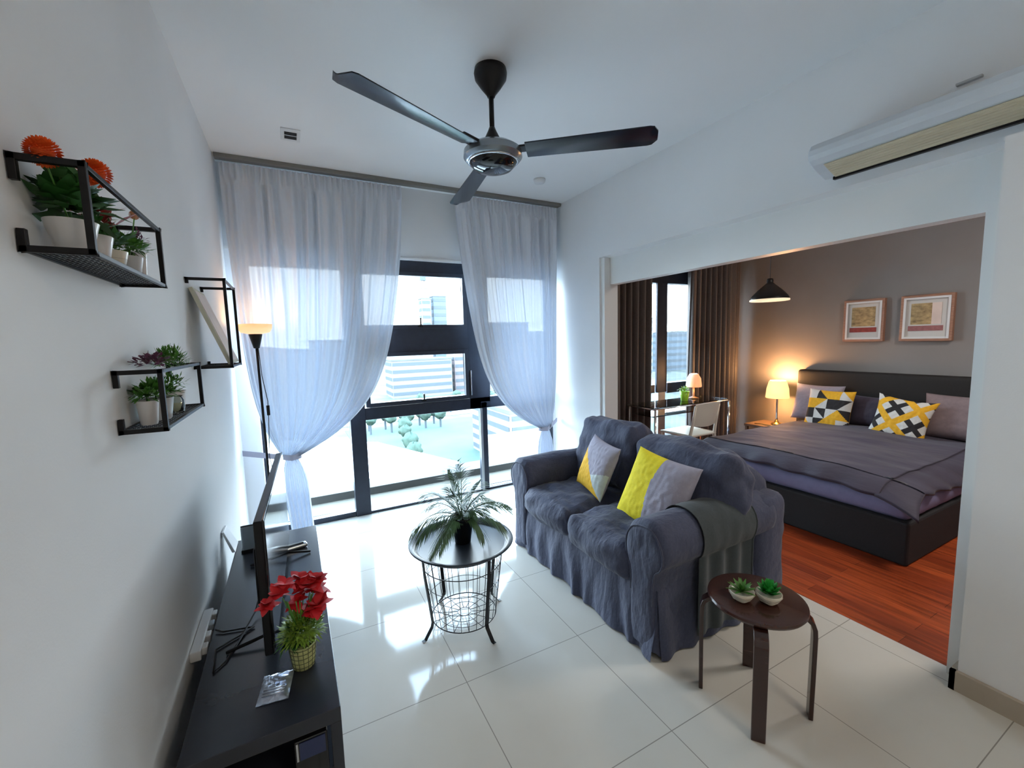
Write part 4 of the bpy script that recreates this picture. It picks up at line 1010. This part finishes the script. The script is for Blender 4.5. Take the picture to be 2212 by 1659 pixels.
def bk(u, v, o=0): 
    x = 3.62 + .04 * (1 - v) * 0 + .37 * u; z = .555 + .235 * v; y = 2.965 - .05 * v - .03 * math.sin(PI * u)
    s = 1 - .10 * (1 - v); x = 3.805 + (x - 3.805) * s
    return (x, y + o, z + .012 * math.sin(PI * u) * (1 if v > .5 else -1))
m = MB(); m.grid(bk, 14, 8); m.grid(lambda u, v: bk(u, v, .012), 14, 8, flip=True)
for e in (0, 1): m.grid(lambda u, v, e=e: bk(e, u, .012 * v), 8, 1); m.grid(lambda u, v, e=e: bk(u, e, .012 * v), 14, 1)
m.build('backrest', 'chairw', ch, angle=50)
m = MB(); soft_box(m, (3.80, 3.17, .445), (.42, .40, .022), r=.010, n=12, wr=0); m.build('seat', 'chairw', ch, smooth=True)
for sx_ in (-1, 1):
    xx = 3.80 + sx_ * .19
    MB().tube([(xx + sx_ * .03, 2.93, 0), (xx, 2.985, .44), (xx - sx_ * .012, 2.955, .60), (xx - sx_ * .01, 2.925, .77)], [.013, .017, .015, .012], 10).build('leg', 'chairw', ch, smooth=True)
    MB().tube([(xx + sx_ * .02, 3.37, 0), (xx, 3.34, .44)], [.012, .016], 10).build('leg', 'chairw', ch, smooth=True)
    MB().tube([(xx, 2.985, .45), (xx, 3.17, .452), (xx, 3.34, .45)], .012, 8).build('side_rail', 'chairw', ch, smooth=True)
gp = thing('lime_pot', (3.965, 3.36, .752), 'lime green pot with a small plant on the glass desk', 'potted plant')
MB().lathe([(.034, 0), (.038, .003), (.055, .11), (.05, .11), (.048, .095), (.001, .09)], (3.965, 3.36, .752), 24, cap1=False).build('pot', 'lime', gp, smooth=True)
m = MB(); bush(m, (3.965, 3.36, .87), .05, .03, 60, .04, .014, rnd=random.Random(3)); m.build('foliage', 'leafy', gp)
dl = thing('desk_lamp', (4.19, 3.42, .752), 'small amber glass lamp glowing on the glass desk in front of the dark curtain', 'desk lamp')
MB().lathe([(.06, 0), (.062, .008), (.03, .018), (.012, .03), (.011, .15)], (4.19, 3.42, .752), 24).build('base', 'nwood', dl, smooth=True)
MB().lathe([(.085, .14), (.088, .15), (.078, .24), (.05, .29), (.03, .30), (.045, .285), (.07, .24), (.08, .15)], (4.19, 3.42, .752), 28, cap0=False, cap1=False).build('lamp_shade', shade_mat('amber_glass_shade', (1, .22, .03), .22), dl, smooth=True)
MB().lathe([(.001, -.025), (.018, -.015), (.022, 0), (.018, .015), (.001, .025)], (4.19, 3.42, .912), 16, cap0=False, cap1=False).build('bulb', emission('desk_bulb', (1, .7, .35), 4), dl, smooth=True)
point('desk_lamp_bulb', (4.19, 3.42, .87), .7, (1, .5, .2), .03)

# ================================================================= ADDED FILL PANELS OUT OF VIEW
def fill_panel(x, y, sx_, sy_, power, col, label):
    t = thing('fill_panel', (x, y, ZC), label, 'fill light')
    MB().box((x - sx_ / 2 - .02, y - sy_ / 2 - .02, ZC - .03), (x + sx_ / 2 + .02, y + sy_ / 2 + .02, ZC)).build('frame', 'plastic', t, bevel=.004)
    MB().box((x - sx_ / 2, y - sy_ / 2, ZC - .034), (x + sx_ / 2, y + sy_ / 2, ZC - .031)).build('diffuser', emission('fill_panel_glow', col, 3), t)
    area('fill_panel_lamp', (x, y, ZC - .045), sx_, sy_, power, col)
fill_panel(1.4, -1.4, .6, .6, LP1, (1, .86, .70), 'added unseen square warm white fill panel on the ceiling behind the camera')  # unseen panel added as warm fill for the living room
fill_panel(.5, .2, .5, .5, LP2, (.98, .97, 1.0), 'added square fill panel on the ceiling above the near end of the living room') if LP2 else None

fill_panel(3.9, .35, .45, .45, 10, (1, .92, .84), 'added unseen square fill panel on the bedroom ceiling beyond the foot of the bed')  # unseen panel added to brighten the bedroom
# ================================================================= OUTSIDE
def outm(name, col, **k): return mat(name, tuple(c * .5 for c in col), .9, spec=.1, **k)
G1 = outm('far_ground', (.15, .17, .15), noise_=.35, nscale=.05)
G2 = outm('playing_field_grass', (.11, .17, .14), noise_=.15, nscale=.05)
G3 = outm('tree_foliage', (.085, .13, .10), noise_=.3, nscale=.4)
C1 = outm('pale_facade', (.25, .245, .24), noise_=.06, nscale=.1); C2 = outm('blue_glass_facade', (.15, .19, .23), noise_=.05, nscale=.1)
C3 = outm('pink_facade', (.25, .20, .20), noise_=.06, nscale=.1); C4 = outm('grey_roof', (.16, .165, .17), noise_=.1, nscale=.1)
C5 = outm('window_band', (.12, .14, .155)); C6 = outm('hill_green', (.12, .15, .15), noise_=.1, nscale=.01); C7 = outm('white_facade', (.30, .30, .29))
wallbox('ground', [((-1500, 60, -41), (2200, 2400, -40))], G1)
wallbox('field', [((20, 95, -40), (150, 215, -39.85))], G2)
wallbox('road', [((20, 225, -39.9), (500, 250, -39.8))], C7)
struct(MB().prism([(-40, 6), (6.4, 6), (7.0, 20), (8.8, 24.5), (5.3, 33), (-.5, 37.5), (-40, 37.5)], -9, -6).build('terrace_roof', 'out_roof'))
struct(MB().prism([(-40, 5), (6.2, 5), (7.0, 20), (8.6, 24.5), (5.2, 32.8), (-.5, 37), (-40, 37)], -41, -9).build('podium', C1))
def building(x0, x1, y0_, y1_, z1, m_, label, floors=8, bays=6, win=True, group=None):
    t = thing('building', ((x0 + x1) / 2, (y0_ + y1_) / 2, -40), label, 'building', group=group)
    MB().box((x0, y0_, -40), (x1, y1_, z1)).build('wall', m_, t)
    MB().box((x0 - .5, y0_ - .5, z1), (x1 + .5, y1_ + .5, z1 + 1.2)).build('roof', C4, t)
    if win:
        H = z1 + 40
        for k in range(floors):
            z = -40 + H * (k + .35) / floors
            MB().box((x0 + .6, y0_ - .25, z), (x1 - .6, y0_ - .02, z + H / floors * .42)).build('window_band', C5, t)
            MB().box((x0 - .25, y0_ + .6, z), (x0 - .02, y1_ - .6, z + H / floors * .42)).build('window_band', C5, t)
    return t
building(124, 137, 400, 412, 45, C2, 'light blue tower block on the skyline seen through the top window pane', 12)
slim = building(111, 120, 395, 405, 42, C7, 'slim white tower topped by a lattice mast on the skyline', 12)
building(65, 112, 320, 345, -12, C1, 'long low pale block with stacked floors beyond the road', 5)
building(118, 150, 330, 350, -4, C3, 'pinkish block of flats right of the long low block', 6)
building(60, 88, 118, 150, -22, C7, 'white stepped block with horizontal bands beside the playing field', 5)
building(96, 130, 130, 170, -20, C1, 'pale grey block of flats beyond the field at the right', 5)
building(15, 60, 420, 450, 5, C4, 'grey block half hidden by the left curtain', 6)
building(180, 240, 420, 450, 20, C1, 'pale office block seen through the right curtain', 8)
building(300, 340, 330, 350, 20, C1, 'pale block seen through the bedroom window', 8)
building(380, 430, 360, 380, 5, C2, 'low blue-grey block at the right of the bedroom window view', 6)
wallbox('planter_wall', [((12.6, 24, -40), (19.5, 29.6, -5.8))], 'out_sill')
cr = slim
m = MB()
for dx, dy in ((-2.5, -2.5), (2.5, -2.5), (2.5, 2.5), (-2.5, 2.5)): m.box((115.5 + dx - .3, 402 + dy - .3, 43.3), (115.5 + dx + .3, 402 + dy + .3, 60))
for z in range(44, 60, 4): m.box((112.8, 399.3, z), (118.2, 399.7, z + .5))
m.build('mast', C4, cr); MB().box((113, 400, 60), (118, 405, 65)).build('cab', C5, cr)
# trees beside the field
rnd = random.Random(21)
tt = [(x, y) for x in range(30, 70, 8) for y in (198, 208)] + [(30, 120), (33, 135), (36, 150), (38, 165), (40, 180), (80, 235), (95, 262), (110, 240), (70, 262), (125, 262)]
for i, (x, y) in enumerate(tt):
    x += rnd.uniform(-1, 1); y += rnd.uniform(-1.2, 1.2); s = rnd.uniform(2.2, 2.9)
    kd = 0 if y < 190 else (1 if y < 230 else 2)
    t = thing('tree', (x, y, -40), ('round green tree at the near edge of the playing field', 'small round tree of the double row at the far side of the playing field', 'small round tree along the road beyond the playing field')[kd], 'tree', group=('trees at the near field edge', 'trees at the far field side', 'trees along the road')[kd])
    MB().tube([(x, y, -40), (x, y, -35)], .5, 6).build('trunk', C5, t)
    m = MB(); m.grid(lambda u, v: (lambda d, n_: (x + d.x * s * n_, y + d.y * s * n_, -33 + d.z * s * .9 * n_))(Vector((math.cos(u * 2 * PI) * math.sin(v * PI), math.sin(u * 2 * PI) * math.sin(v * PI), math.cos(v * PI))), 1 + .45 * noise.noise(Vector((math.cos(u * 2 * PI) * 2 + i, math.sin(u * 2 * PI) * 2, v * 5)))), 18, 12)
    m.build('crown', G3, t, smooth=True)
# distant hills
hl = MB()
hl.grid(lambda u, v: (-600 + 2600 * u, 1500 + 40 * v, -40 + (55 + 45 * noise.noise(Vector((u * 6, 0, 0)))) * math.sin(v * PI) ), 60, 6)
struct(hl.build('hills', C6, smooth=True))
